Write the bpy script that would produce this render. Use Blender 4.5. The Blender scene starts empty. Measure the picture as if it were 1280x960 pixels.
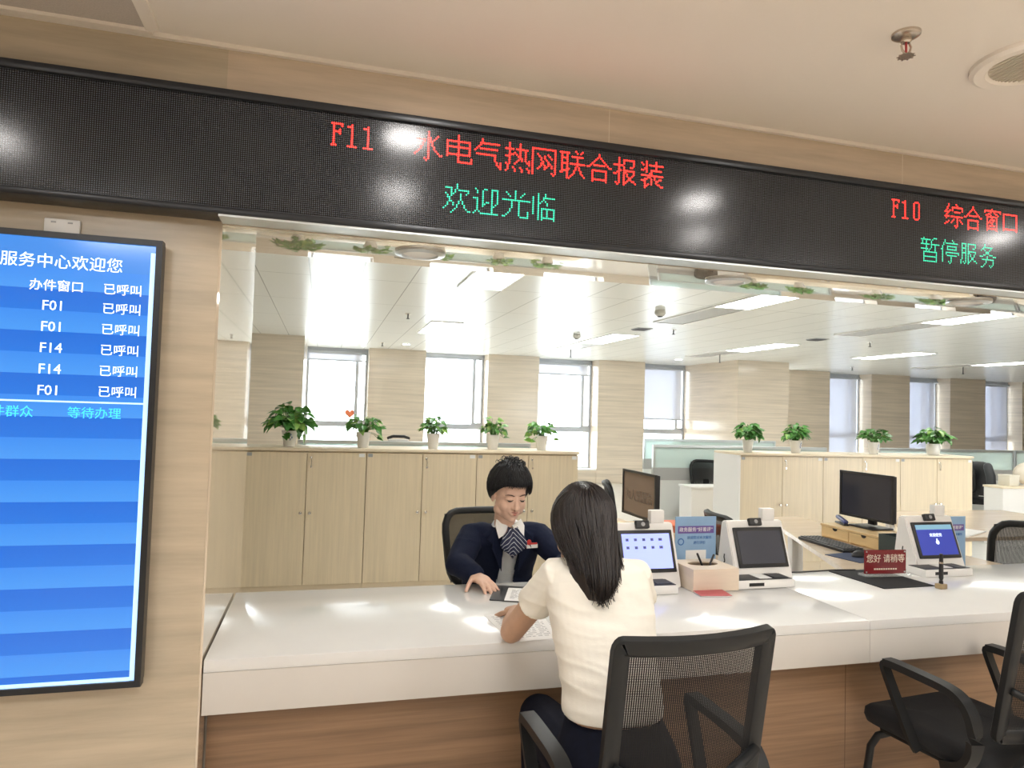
import bpy, bmesh, math, random
from math import sin, cos, pi, radians as RAD
from mathutils import Vector as V, Matrix, Quaternion
random.seed(7)
S = bpy.context.scene
COL = S.collection

# ---------------------------------------------------------------- camera
def setup_camera():
    f, p, r, y = 862.985, 0.040572, 0.0298380, 0.2649706
    right = V((cos(y), -sin(y), 0)); fwd = V((sin(y), cos(y), 0)); up = V((0, 0, 1))
    f2 = fwd*cos(p) + up*sin(p); u2 = -fwd*sin(p) + up*cos(p)
    r3 = right*cos(r) + u2*sin(r); u3 = -right*sin(r) + u2*cos(r)
    cd = bpy.data.cameras.new('camera'); co = bpy.data.objects.new('camera', cd); COL.objects.link(co)
    cd.sensor_fit = 'HORIZONTAL'; cd.sensor_width = 36.0; cd.lens = 36.0*f/1280.0
    cd.clip_start = 0.05; cd.clip_end = 200
    m = Matrix.Identity(4)
    for i in range(3):
        m[i][0] = r3[i]; m[i][1] = u3[i]; m[i][2] = -f2[i]
    m[0][3], m[1][3], m[2][3] = 0, 0, 1.5
    co.matrix_world = m
    S.camera = co
setup_camera()

# ---------------------------------------------------------------- world, exposure
W = bpy.data.worlds.new('daylight'); S.world = W; W.use_nodes = True
W.node_tree.nodes['Background'].inputs[0].default_value = (0.93, 0.97, 1.0, 1)
W.node_tree.nodes['Background'].inputs[1].default_value = 8.0
S.view_settings.view_transform = 'Standard'; S.view_settings.look = 'None'
S.view_settings.exposure = 0.0; S.view_settings.gamma = 1.0
S.view_settings.use_curve_mapping = False
OFFICE_PANEL = 14.0       # ceiling light panels in the office
HALL_PANEL = 22.0         # ceiling light panels of the public hall, behind the camera
S.cycles.use_denoising = True
S.cycles.max_bounces = 10; S.cycles.diffuse_bounces = 5; S.cycles.glossy_bounces = 4
S.cycles.transparent_max_bounces = 24; S.cycles.transmission_bounces = 4
S.cycles.sample_clamp_indirect = 8.0
S.cycles.caustics_reflective = False; S.cycles.caustics_refractive = False

# ---------------------------------------------------------------- materials
def srgb(r, g, b):
    return tuple(((c/255.0)/12.92 if c <= 10 else (((c/255.0)+0.055)/1.055)**2.4) for c in (r, g, b))
def mat(name, col, rough=0.5, metal=0.0, spec=0.5, ior=None, coat=0.0, alpha=None, var=0.0, scale=(20, 20, 20), col2=None, bump=0.0):
    m = bpy.data.materials.new(name); m.use_nodes = True
    nt = m.node_tree; b = nt.nodes['Principled BSDF']
    b.inputs['Base Color'].default_value = (*col, 1); b.inputs['Roughness'].default_value = rough
    b.inputs['Metallic'].default_value = metal; b.inputs['Specular IOR Level'].default_value = spec
    if ior: b.inputs['IOR'].default_value = ior
    if coat: b.inputs['Coat Weight'].default_value = coat; b.inputs['Coat Roughness'].default_value = 0.03
    if var or bump:
        tc = nt.nodes.new('ShaderNodeTexCoord'); mp = nt.nodes.new('ShaderNodeMapping')
        mp.inputs['Scale'].default_value = scale
        nz = nt.nodes.new('ShaderNodeTexNoise'); nz.inputs['Scale'].default_value = 1.0
        nz.inputs['Detail'].default_value = 5.0; nz.inputs['Roughness'].default_value = 0.6
        nt.links.new(tc.outputs['Object'], mp.inputs[0]); nt.links.new(mp.outputs[0], nz.inputs['Vector'])
        if var:
            rp = nt.nodes.new('ShaderNodeValToRGB'); c2 = col2 or tuple(c*(1-var) for c in col)
            rp.color_ramp.elements[0].position = 0.32; rp.color_ramp.elements[1].position = 0.68
            rp.color_ramp.elements[0].color = (*c2, 1); rp.color_ramp.elements[1].color = (*col, 1)
            nt.links.new(nz.outputs['Fac'], rp.inputs[0]); nt.links.new(rp.outputs[0], b.inputs['Base Color'])
        if bump:
            bp = nt.nodes.new('ShaderNodeBump'); bp.inputs['Strength'].default_value = bump; bp.inputs['Distance'].default_value = 0.004
            nt.links.new(nz.outputs['Fac'], bp.inputs['Height']); nt.links.new(bp.outputs[0], b.inputs['Normal'])
    return m
def emit(name, col, strength):
    m = bpy.data.materials.new(name); m.use_nodes = True; nt = m.node_tree
    b = nt.nodes['Principled BSDF']; b.inputs['Base Color'].default_value = (*[min(1, c) for c in col], 1)
    b.inputs['Emission Color'].default_value = (*col, 1); b.inputs['Emission Strength'].default_value = strength
    b.inputs['Roughness'].default_value = 0.3
    return m
def math_node(nt, op, a, b=None, c=None):
    n = nt.nodes.new('ShaderNodeMath'); n.operation = op
    for i, v in enumerate((a, b, c)):
        if v is None: continue
        if isinstance(v, (int, float)): n.inputs[i].default_value = v
        else: nt.links.new(v, n.inputs[i])
    return n.outputs[0]
def obj_xyz(nt, kind='Object'):
    tc = nt.nodes.new('ShaderNodeTexCoord'); sp = nt.nodes.new('ShaderNodeSeparateXYZ')
    nt.links.new(tc.outputs[kind], sp.inputs[0]); return sp.outputs
def grid_joints(m, axes, sizes, width, joint, offs=(0, 0)):
    """thin joint lines of another colour over a material's base colour"""
    nt = m.node_tree; b = nt.nodes['Principled BSDF']; xyz = obj_xyz(nt); fac = None
    for a, s, o, w in zip(axes, sizes, offs, width):
        q = math_node(nt, 'FRACT', math_node(nt, 'DIVIDE', math_node(nt, 'SUBTRACT', xyz[a], o), s))
        l = math_node(nt, 'LESS_THAN', q, w/s)
        fac = l if fac is None else math_node(nt, 'MAXIMUM', fac, l)
    mx = nt.nodes.new('ShaderNodeMix'); mx.data_type = 'RGBA'
    src = b.inputs['Base Color'].links[0].from_socket if b.inputs['Base Color'].links else None
    if src: nt.links.new(src, mx.inputs[6])
    else: mx.inputs[6].default_value = b.inputs['Base Color'].default_value
    mx.inputs[7].default_value = (*joint, 1)
    nt.links.new(fac, mx.inputs[0]); nt.links.new(mx.outputs[2], b.inputs['Base Color'])
    return m
def perforated(m, pitch, hole, axes=(0, 2)):
    """open weave: see-through holes in a net"""
    nt = m.node_tree; b = nt.nodes['Principled BSDF']; out = nt.nodes['Material Output']; xyz = obj_xyz(nt, 'UV')
    a = math_node(nt, 'SUBTRACT', math_node(nt, 'FRACT', math_node(nt, 'DIVIDE', xyz[0], pitch)), 0.5)
    c = math_node(nt, 'SUBTRACT', math_node(nt, 'FRACT', math_node(nt, 'DIVIDE', xyz[1], pitch*0.8)), 0.5)
    d = math_node(nt, 'SQRT', math_node(nt, 'ADD', math_node(nt, 'MULTIPLY', a, a), math_node(nt, 'MULTIPLY', c, c)))
    h = math_node(nt, 'LESS_THAN', d, hole)
    tr = nt.nodes.new('ShaderNodeBsdfTransparent'); mx = nt.nodes.new('ShaderNodeMixShader')
    nt.links.new(h, mx.inputs[0]); nt.links.new(b.outputs[0], mx.inputs[1]); nt.links.new(tr.outputs[0], mx.inputs[2])
    nt.links.new(mx.outputs[0], out.inputs[0]); return m
def clear_glass(name, tint=(1, 1, 1), gloss=0.12, frost=None):
    m = bpy.data.materials.new(name); m.use_nodes = True; nt = m.node_tree; out = nt.nodes['Material Output']
    b = nt.nodes['Principled BSDF']; b.inputs['Base Color'].default_value = (*tint, 1); b.inputs['Roughness'].default_value = 0.03
    tr = nt.nodes.new('ShaderNodeBsdfTransparent'); tr.inputs[0].default_value = (*tint, 1)
    mx = nt.nodes.new('ShaderNodeMixShader'); mx.inputs[0].default_value = gloss if frost is None else frost
    nt.links.new(tr.outputs[0], mx.inputs[1]); nt.links.new(b.outputs[0], mx.inputs[2]); nt.links.new(mx.outputs[0], out.inputs[0])
    return m

M = {}
M['stone'] = mat('polished beige travertine', (0.68, 0.555, 0.42), 0.22, var=0.22, scale=(2.2, 2.2, 26), spec=0.5)
M['stone_wall'] = mat('beige travertine cladding', (0.58, 0.49, 0.365), 0.25, var=0.22, scale=(2.2, 2.2, 26))
M['stone_mirror'] = mat('mirror polished cream stone', (0.72, 0.62, 0.49), 0.03, metal=0.3, spec=0.8, coat=1.0)
M['pier'] = mat('satin travertine', (0.82, 0.71, 0.58), 0.16, var=0.2, scale=(0.8, 0.8, 24))
M['hall_ceiling'] = mat('cream ceiling paint', (0.87, 0.80, 0.71), 0.8)
M['office_ceiling'] = grid_joints(mat('white metal ceiling tiles', (0.88, 0.90, 0.87), 0.26, spec=0.36), (0, 1), (0.455, 1.5), (0.010, 0.010), (0.45, 0.47, 0.45), (0.285, 0.55))
M['white_wall'] = mat('white paint', (0.85, 0.84, 0.81), 0.7)
M['floor_office'] = grid_joints(mat('pale floor tiles', (0.80, 0.78, 0.74), 0.12), (0, 1), (0.8, 0.8), (0.004, 0.004), (0.5, 0.48, 0.45))
M['floor_hall'] = grid_joints(mat('beige floor tiles', (0.84, 0.77, 0.68), 0.12, var=0.15, scale=(3, 3, 3)), (0, 1), (0.8, 0.8), (0.004, 0.004), (0.4, 0.35, 0.3))
M['black_frame'] = mat('black anodised aluminium', (0.022, 0.024, 0.028), 0.32, metal=0.3)
M['silver'] = mat('brushed aluminium', (0.62, 0.66, 0.68), 0.3, metal=0.8)
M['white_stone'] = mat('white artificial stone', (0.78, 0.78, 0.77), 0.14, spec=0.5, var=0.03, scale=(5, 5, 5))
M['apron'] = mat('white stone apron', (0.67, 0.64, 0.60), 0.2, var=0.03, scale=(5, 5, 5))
M['brown_wood'] = mat('brown wood veneer', (0.37, 0.225, 0.13), 0.4, var=0.42, scale=(1.3, 2, 38))
M['pale_wood'] = mat('pale maple laminate', (0.78, 0.66, 0.47), 0.35, var=0.12, scale=(60, 60, 2.0))
M['pale_top'] = mat('pale maple edge', (0.80, 0.69, 0.52), 0.35)
M['desk_wood'] = mat('maple desk laminate', (0.72, 0.58, 0.44), 0.18, var=0.14, scale=(3, 30, 10))
M['riser_wood'] = mat('light bamboo', (0.80, 0.58, 0.30), 0.4, var=0.15, scale=(40, 3, 40))
M['dark_gap'] = mat('dark gap', (0.03, 0.025, 0.02), 0.8)
M['black_plastic'] = mat('black plastic', (0.018, 0.018, 0.02), 0.38)
M['chair_frame'] = mat('charcoal nylon', (0.016, 0.017, 0.018), 0.42, spec=.3)
M['black_fabric'] = mat('black woven fabric', (0.016, 0.017, 0.02), 0.9, bump=0.3, scale=(300, 300, 300), var=0.3)
M['net'] = perforated(mat('black mesh net', (0.012, 0.012, 0.013), 0.7, spec=.25), 0.0052, 0.235)
M['net_grey'] = perforated(mat('grey mesh net', (0.06, 0.065, 0.075), 0.6), 0.006, 0.36)
M['white_plastic'] = mat('white plastic', (0.84, 0.83, 0.81), 0.35)
M['grey_plastic'] = mat('grey plastic', (0.35, 0.36, 0.37), 0.4)
M['dark_grey'] = mat('dark grey leatherette', (0.045, 0.048, 0.055), 0.45)
M['paper'] = mat('white paper', (0.84, 0.84, 0.83), 0.7)
M['ink'] = mat('grey ink', (0.28, 0.28, 0.3), 0.8)
M['frame_grey'] = mat('grey aluminium window frame', (0.50, 0.53, 0.58), 0.35, metal=0.3)
M['glass'] = clear_glass('window glass', (0.98, 1.0, 1.0), 0.06)
M['frost'] = clear_glass('frosted pale green glass', (0.78, 0.90, 0.88), frost=0.72)
M['blind'] = clear_glass('translucent roller blind', (0.86, 0.88, 0.95), frost=0.76)
M['panel_light'] = emit('office light panel', (1.0, 1.0, 0.97), OFFICE_PANEL)
M['hall_light'] = emit('hall light panel', (0.98, 0.98, 0.97), HALL_PANEL)
M['downlight'] = emit('hall downlight', (1.0, 0.96, 0.92), 85.0)
M['led_red'] = emit('red led', (1.0, 0.020, 0.015), 6.0)
M['led_green'] = emit('green led', (0.03, 0.62, 0.36), 1.5)
M['text_white'] = emit('white screen text', (0.80, 0.90, 1.0), 1.0)
M['text_cream'] = emit('cream screen text', (0.95, 0.88, 0.66), 1.0)
M['text_cyan'] = emit('cyan screen text', (0.05, 0.55, 0.95), 1.0)
M['tv_edge'] = emit('pale screen border', (0.42, 0.66, 1.0), 1.0)
M['leaf'] = mat('pothos leaf', (0.10, 0.30, 0.05), 0.35, var=0.45, scale=(14, 14, 14), col2=(0.04, 0.15, 0.03))
M['leaf_pale'] = mat('pale pothos leaf', (0.30, 0.46, 0.10), 0.35, var=0.4, scale=(14, 14, 14), col2=(0.10, 0.28, 0.05))
M['soil'] = mat('dark soil', (0.035, 0.025, 0.018), 0.95, bump=0.6, scale=(120, 120, 120), var=0.4)
M['skin'] = mat('skin', (0.76, 0.50, 0.38), 0.5, var=0.08, scale=(30, 30, 30))
M['skin_arm'] = mat('light brown skin', (0.60, 0.37, 0.25), 0.5, var=0.08, scale=(30, 30, 30))
M['lip'] = mat('lips', (0.50, 0.18, 0.15), 0.4)
M['eye_dark'] = mat('dark eyes', (0.02, 0.014, 0.012), 0.25)
M['brow'] = mat('eyebrows', (0.06, 0.04, 0.035), 0.8)
M['hair'] = mat('black brown hair', (0.020, 0.014, 0.013), 0.34, var=0.4, scale=(90, 90, 6))
M['hair_black'] = mat('blue black hair', (0.012, 0.013, 0.017), 0.4, var=0.4, scale=(90, 90, 20))
M['cream_knit'] = mat('cream cotton knit', (0.95, 0.92, 0.83), 0.85, bump=0.55, scale=(9, 9, 16), var=0.03)
M['navy_cloth'] = mat('navy suit cloth', (0.010, 0.015, 0.040), 0.85, spec=.2, bump=0.2, scale=(220, 220, 220), var=0.25)
M['navy_trousers'] = mat('navy trousers', (0.008, 0.010, 0.022), 0.9, spec=.2, var=0.3, scale=(60, 60, 60))
M['shirt'] = mat('pale blue white shirt', (0.86, 0.89, 0.93), 0.7, var=0.1, scale=(18, 18, 18))
M['red'] = mat('red plastic', (0.55, 0.03, 0.03), 0.35)
M['maroon'] = mat('maroon acrylic', (0.20, 0.02, 0.025), 0.15)
M['booklet'] = mat('red booklet cover', (0.50, 0.09, 0.11), 0.4)
M['box_tan'] = mat('pale wood veneer box', (0.78, 0.66, 0.53), 0.4, var=0.08, scale=(6, 6, 40))
M['chrome'] = mat('chrome', (0.75, 0.74, 0.72), 0.15, metal=1.0)
M['sprinkler'] = mat('dull chrome', (0.62, 0.54, 0.46), 0.25, metal=0.9)
M['sign_blue'] = mat('pale blue printed card', (0.30, 0.48, 0.72), 0.4, var=0.15, scale=(6, 6, 6))
M['sign_header'] = mat('purple blue header', (0.16, 0.10, 0.35), 0.4)
M['sign_ink'] = mat('blue print', (0.05, 0.16, 0.45), 0.5)
M['gold_ink'] = mat('pale gold lettering', (0.85, 0.74, 0.62), 0.4)
M['acrylic'] = clear_glass('clear acrylic', (0.96, 0.98, 0.98), frost=0.25)

# ---------------------------------------------------------------- geometry helpers
class B:
    def __init__(self): self.bm = bmesh.new()
    def _xf(self, vs, m): bmesh.ops.transform(self.bm, matrix=m, verts=vs)
    def box(self, c, s, bev=0.0, rot=None, seg=2):
        r = bmesh.ops.create_cube(self.bm, size=1.0); vs = r['verts']
        m = Matrix.Translation(V(c)) @ (rot.to_4x4() if rot else Matrix.Identity(4)) @ Matrix.Diagonal((*s, 1))
        self._xf(vs, m)
        if bev:
            es = list({e for v in vs for e in v.link_edges})
            bmesh.ops.bevel(self.bm, geom=es, offset=min(bev, min(s)*0.49), segments=seg, affect='EDGES', profile=0.5)
        return self
    def bx(self, x0, x1, y0, y1, z0, z1, bev=0.0):
        return self.box(((x0+x1)/2, (y0+y1)/2, (z0+z1)/2), (x1-x0, y1-y0, z1-z0), bev)
    def ell(self, c, r, rot=None, u=20, v=14):
        q = bmesh.ops.create_uvsphere(self.bm, u_segments=u, v_segments=v, radius=1.0)
        self._xf(q['verts'], Matrix.Translation(V(c)) @ (rot.to_4x4() if rot else Matrix.Identity(4)) @ Matrix.Diagonal((*r, 1)))
        return self
    def rings(self, rs, close_ring=True, cap=True):
        """rs: list of equal length point lists, lofted"""
        L = [[self.bm.verts.new(p) for p in r] for r in rs]; n = len(L[0])
        for a, b in zip(L, L[1:]):
            for i in range(n if close_ring else n-1):
                j = (i+1) % n
                self.bm.faces.new((a[i], a[j], b[j], b[i]))
        if cap and close_ring:
            self.bm.faces.new(list(reversed(L[0]))); self.bm.faces.new(L[-1])
        return self
    def tube(self, pts, r, seg=10, round_caps=False, flat=1.0, up=None):
        """tube along a polyline; r a radius or one per point; flat squashes one axis"""
        P = [V(p) for p in pts]; R_ = [r]*len(P) if isinstance(r, (int, float)) else list(r)
        if round_caps:
            d0 = (P[0]-P[1]).normalized(); d1 = (P[-1]-P[-2]).normalized(); p0, p1, r0, r1 = P[0], P[-1], R_[0], R_[-1]
            h = [(0.97, 0.24), (0.8, 0.6), (0.5, 0.866)]
            P = [p0+d0*r0*a for a, b in h]+P+[p1+d1*r1*a for a, b in reversed(h)]
            R_ = [r0*b for a, b in h]+R_+[r1*b for a, b in reversed(h)]
        T = []
        for i in range(len(P)):
            a = P[max(0, i-1)]; b = P[min(len(P)-1, i+1)]; T.append((b-a).normalized())
        n = V(up) if up else (V((0, 0, 1)) if abs(T[0].z) < 0.9 else V((1, 0, 0)))
        n = (n - T[0]*n.dot(T[0])).normalized(); rs = []
        for i, p in enumerate(P):
            n = (n - T[i]*n.dot(T[i])).normalized(); b_ = T[i].cross(n)
            rs.append([p + (n*cos(2*pi*k/seg)*flat + b_*sin(2*pi*k/seg))*R_[i] for k in range(seg)])
        return self.rings(rs)
    def strip(self, pts, w, t, up, soft=0):
        """rectangular bar along a polyline; w across, t along 'up'"""
        P = [V(p) for p in pts]; rs = []; U = V(up)
        for _ in range(soft):
            P = [P[0]]+[q for a, c in zip(P, P[1:]) for q in (a.lerp(c, .25), a.lerp(c, .75))]+[P[-1]]
        for i in range(len(P)):
            d = (P[min(len(P)-1, i+1)]-P[max(0, i-1)]).normalized(); u = (U-d*U.dot(d)).normalized(); s = d.cross(u)
            rs.append([P[i]+s*w/2*a+u*t/2*b for a, b in ((-1, -1), (1, -1), (1, 1), (-1, 1))])
        return self.rings(rs)
    def lathe(self, prof, c=(0, 0, 0), seg=24, cap=True, rot=None):
        rs = [[V((r*cos(2*pi*k/seg), r*sin(2*pi*k/seg), z)) for k in range(seg)] for r, z in prof]
        m = Matrix.Translation(V(c)) @ (rot.to_4x4() if rot else Matrix.Identity(4))
        return self.rings([[m @ p for p in r] for r in rs], cap=cap)
    def prism(self, poly, z0, z1, m=None):
        m = m or Matrix.Identity(4)
        return self.rings([[m @ V((x, y, z)) for x, y in poly] for z in (z0, z1)])
    def frame(self, x0, x1, z0, z1, w, y0, y1):
        """rectangular frame standing in the XZ plane, one connected ring"""
        o = [(x0, z0), (x1, z0), (x1, z1), (x0, z1)]; i_ = [(x0+w, z0+w), (x1-w, z0+w), (x1-w, z1-w), (x0+w, z1-w)]
        vo = [[self.bm.verts.new((x, y, z)) for x, z in o] for y in (y0, y1)]; vi = [[self.bm.verts.new((x, y, z)) for x, z in i_] for y in (y0, y1)]
        for k in range(4):
            j = (k+1) % 4
            for q in ((vo[0][k], vo[0][j], vi[0][j], vi[0][k]), (vo[1][j], vo[1][k], vi[1][k], vi[1][j]), (vo[0][j], vo[0][k], vo[1][k], vo[1][j]), (vi[0][k], vi[0][j], vi[1][j], vi[1][k])):
                self.bm.faces.new(q)
        return self
    def mesh(self, name, smooth=None):
        bmesh.ops.recalc_face_normals(self.bm, faces=self.bm.faces[:])
        me = bpy.data.meshes.new(name); self.bm.to_mesh(me); self.bm.free()
        if smooth is not None:
            me.polygons.foreach_set('use_smooth', [True]*len(me.polygons))
            if smooth < 3: me.set_sharp_from_angle(angle=smooth)
        return me
    def obj(self, name, m, parent=None, smooth=None, **kw):
        return link(name, self.mesh(name, smooth), m, parent, **kw)
def link(name, me, m, parent=None, label=None, cat=None, group=None, kind=None, loc=None, rot=None):
    o = bpy.data.objects.new(name, me); COL.objects.link(o)
    if m is not None and not me.materials: me.materials.append(m)
    if parent is not None: o.parent = parent
    if loc is not None: o.location = loc
    if rot is not None: o.rotation_euler = rot
    return tag(o, label, cat, group, kind)
def tag(o, label=None, cat=None, group=None, kind=None):
    if label: o['label'] = label
    if cat: o['category'] = cat
    if group: o['group'] = group
    if kind: o['kind'] = kind
    return o
def thing(name, label, cat, loc=(0, 0, 0), rz=0.0, group=None):
    o = bpy.data.objects.new(name, None); COL.objects.link(o); o.empty_display_size = 0.1
    o.location = loc; o.rotation_euler = (0, 0, rz)
    return tag(o, label, cat, group)
def dup(o, loc, rz, label, group=None, parent=None):
    """copy of a thing with copies of its parts and sub-parts"""
    c = o.copy(); COL.objects.link(c)
    if parent is None:
        c.location = loc; c.rotation_euler = (0, 0, rz); c['label'] = label
        if group: c['group'] = group
        elif 'group' in c: del c['group']
    else: c.parent = parent
    for ch in list(o.children): dup(ch, None, None, None, None, c)
    return c
def voxel(b, size, smooth=3, name='m'):
    """fuse overlapping shapes into one continuous smooth surface"""
    bmesh.ops.recalc_face_normals(b.bm, faces=b.bm.faces[:])
    me = bpy.data.meshes.new(name); b.bm.to_mesh(me); b.bm.free()
    o = bpy.data.objects.new('tmp', me); COL.objects.link(o)
    r = o.modifiers.new('r', 'REMESH'); r.mode = 'VOXEL'; r.voxel_size = size; r.adaptivity = 0.0
    if smooth:
        s = o.modifiers.new('s', 'SMOOTH'); s.factor = 0.5; s.iterations = smooth
    dg = bpy.context.evaluated_depsgraph_get(); dg.update()
    out = bpy.data.meshes.new_from_object(o.evaluated_get(dg)); out.name = name
    bpy.data.objects.remove(o); bpy.data.meshes.remove(me)
    out.polygons.foreach_set('use_smooth', [True]*len(out.polygons))
    return out
def text_mesh(body, size, depth=0.001, align='LEFT'):
    cu = bpy.data.curves.new('t', 'FONT'); cu.body = body; cu.size = size; cu.extrude = depth; cu.align_x = align; cu.align_y = 'CENTER'
    cu.resolution_u = 2
    o = bpy.data.objects.new('t', cu); COL.objects.link(o)
    dg = bpy.context.evaluated_depsgraph_get(); dg.update()
    me = bpy.data.meshes.new_from_object(o.evaluated_get(dg)); bpy.data.objects.remove(o); bpy.data.curves.remove(cu)
    me.materials.clear(); return me
def text(body, size, loc, m, parent, name='lettering', align='LEFT', rot=(pi/2, 0, 0), depth=0.0008, sx=1.0):
    o = link(name, text_mesh(body, size, depth, align), m, parent, loc=loc, rot=rot); o.scale = (sx, 1, 1); return o
# ================================================================ the setting
YW = 2.112      # face of the wall above and beside the counter
def slab(name, x0, x1, y0, y1, z0, z1, m, kind='structure', label=None):
    return B().bx(x0, x1, y0, y1, z0, z1).obj(name, m, kind=kind, label=label)
# public hall
slab('floor', -3.2, 7.0, -5.0, 2.5, -0.05, 0.0, M['floor_hall'])
slab('ceiling', -3.2, 7.0, -5.0, 2.20, 2.535, 2.60, M['hall_ceiling'])
slab('wall_left', -3.3, -3.2, -5.0, 2.2, 0.0, 2.6, M['stone_wall'])
slab('wall_right', 7.0, 7.1, -5.0, 2.2, 0.0, 2.6, M['stone_wall'])
slab('wall_back', -3.2, 7.0, -5.1, -5.0, 0.0, 2.6, M['stone_wall'])
# wall with the opening over the counter
stone_tile = grid_joints(M['stone'], (0,), (1.2,), (0.002,), (0.80, 0.72, 0.60), (-0.318,))
wl = B().bx(-3.2, -0.306, YW, 3.05, 0.0, 2.75); wl.obj('wall_front', M['stone_wall'], kind='structure', label='beige travertine wall beside the service counter')
slab('wall_lintel', -0.306, 9.0, YW, 2.50, 2.042, 2.75, M['stone'], label='beige travertine strip above the display band')
B().bx(-0.306, -0.300, YW+0.002, 3.05, 0.0, 2.75).obj('trim_1', M['stone_mirror'], kind='structure', label='mirror polished jamb of the opening')
b = B(); b.rings([[V((x, YW+.002+.386*k/8, 2.012+.058*(.386*k/8)**2)) for k in range(9)]+[V((x, 2.498, 2.0415)), V((x, YW+.002, 2.0415))] for x in (-.30, 9.0)]); b.obj('trim_2', M['stone_mirror'], smooth=.5, kind='structure', label='mirror polished soffit of the opening')
slab('trim_3', -3.2, 7.0, 2.098, YW, 2.522, 2.535, M['hall_ceiling'], label='thin cream bead where wall meets ceiling')
# office
XR = 19.0
slab('floor_office', -0.3, XR, 2.5, 15.0, -0.05, 0.0, M['floor_office'])
slab('ceiling_office', -3.2, XR, 2.50, 15.0, 2.70, 2.78, M['office_ceiling'])
slab('wall_office_left', -3.3, -3.2, 3.05, 15.0, 0.0, 2.75, M['pier'])
slab('floor_side', -3.2, -0.3, 3.05, 15.0, -0.05, 0.0, M['floor_office'])
slab('wall_office_right', XR, XR+0.1, 2.2, 15.0, 0.0, 2.75, M['pier'])
slab('wall_office_front', 9.0, XR, 2.2, 2.5, 0.0, 2.75, M['pier'])
# back wall: travertine piers between recessed windows
YP, YG = 14.10, 14.56
px = [(-3.2, -2.85), (-1.63, -0.36), (0.842, 1.985), (3.30, 4.42), (5.79, 6.90), (8.12, 9.32), (10.55, 11.80), (13.02, 14.18), (15.45, 16.60), (17.85, 19.0)]
wins = []
for i, (a, b) in enumerate(px):
    front = 12.35 if abs(a-8.12) < .01 or abs(a+1.63) < .01 else YP
    slab('pillar', a, b, front, 15.0, 0.0, 2.70, M['pier'])
    if i: wins.append((px[i-1][1], a))
slab('wall_back_office', -3.2, XR, YP+0.02, 15.0, 0.0, 0.28, M['pier'])
slab('trim_4', -3.2, XR, YG-0.06, YG+0.10, 2.62, 2.70, M['frame_grey'])
def window(n, x0, x1):
    t = thing('window_%d' % n, None, None, ((x0+x1)/2, YG, 0.0)); t['kind'] = 'structure'; w = (x1-x0)/2
    b = B(); b.frame(-w, w, 0.28, 2.64, 0.045, -0.04, 0.04); b.bx(-w+.045, w-.045, -0.04, 0.04, 1.10, 1.21)
    b.bx(w-0.24, w-0.175, -0.05, 0.04, 1.21, 2.595); b.bx(w-0.175, w-0.045, -0.03, 0.03, 1.21, 1.24)
    b.obj('window_frame', M['frame_grey'], t)
    B().bx(-w+.04, w-.04, -0.004, 0.004, 0.32, 2.60).obj('pane', M['glass'], t)
    B().bx(-w, w, -0.45, -0.04, 0.28, 0.30).obj('window_sill', M['white_wall'], t)
    return t
for i, (a, b) in enumerate(wins): window(i+1, a, b)
# heart sticker on the first window is a tiny orange decal
def heart(c, s):
    pts = [(16*sin(a)**3/16*s, (13*cos(a)-5*cos(2*a)-2*cos(3*a)-cos(4*a))/16*s) for a in [2*pi*k/40 for k in range(40)]]
    m = Matrix.Translation(V(c)) @ Matrix.Rotation(pi/2, 4, 'X')
    B().prism(pts, -0.001, 0.001, m).obj('heart_sticker', mat('orange sticker', (0.85, 0.25, 0.12), 0.5), label='small orange heart sticker on the glass above the second potted plant', cat='sticker')
heart((0.52, YG-0.006, 1.37), 0.10)
# roller blinds
def blind(i, zlow, label):
    a, b = wins[i]; t = thing('roller_blind', label, 'blind', ((a+b)/2, YG-0.10, zlow), 0, 'roller blinds on the office windows'); w = (b-a)/2-0.03
    B().bx(-w, w-.09, -0.003, 0.003, 0.0, 2.60-zlow).obj('blind_cloth', M['blind'], t)
    B().bx(-w, w, -0.012, 0.012, -0.03, 0.0, .006).obj('bottom_bar', M['frame_grey'], t)
    B().tube([(-w, 0, 2.60-zlow), (w, 0, 2.60-zlow)], 0.03).obj('roller', M['frame_grey'], t)
blind(1, 2.46, 'pale roller blind rolled almost fully up, above the second potted plant')
blind(3, 2.38, 'pale roller blind pulled down a little, above the fifth potted plant')
blind(4, 1.45, 'translucent blind half down with a bright gap of glass below it')
blind(6, 0.55, 'long pale blind behind the plant with few spreading leaves')
blind(7, 0.55, 'long pale blind behind the bushiest plant at the cabinet end')
blind(8, 0.55, 'long pale blind above the green glass partition')

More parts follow.
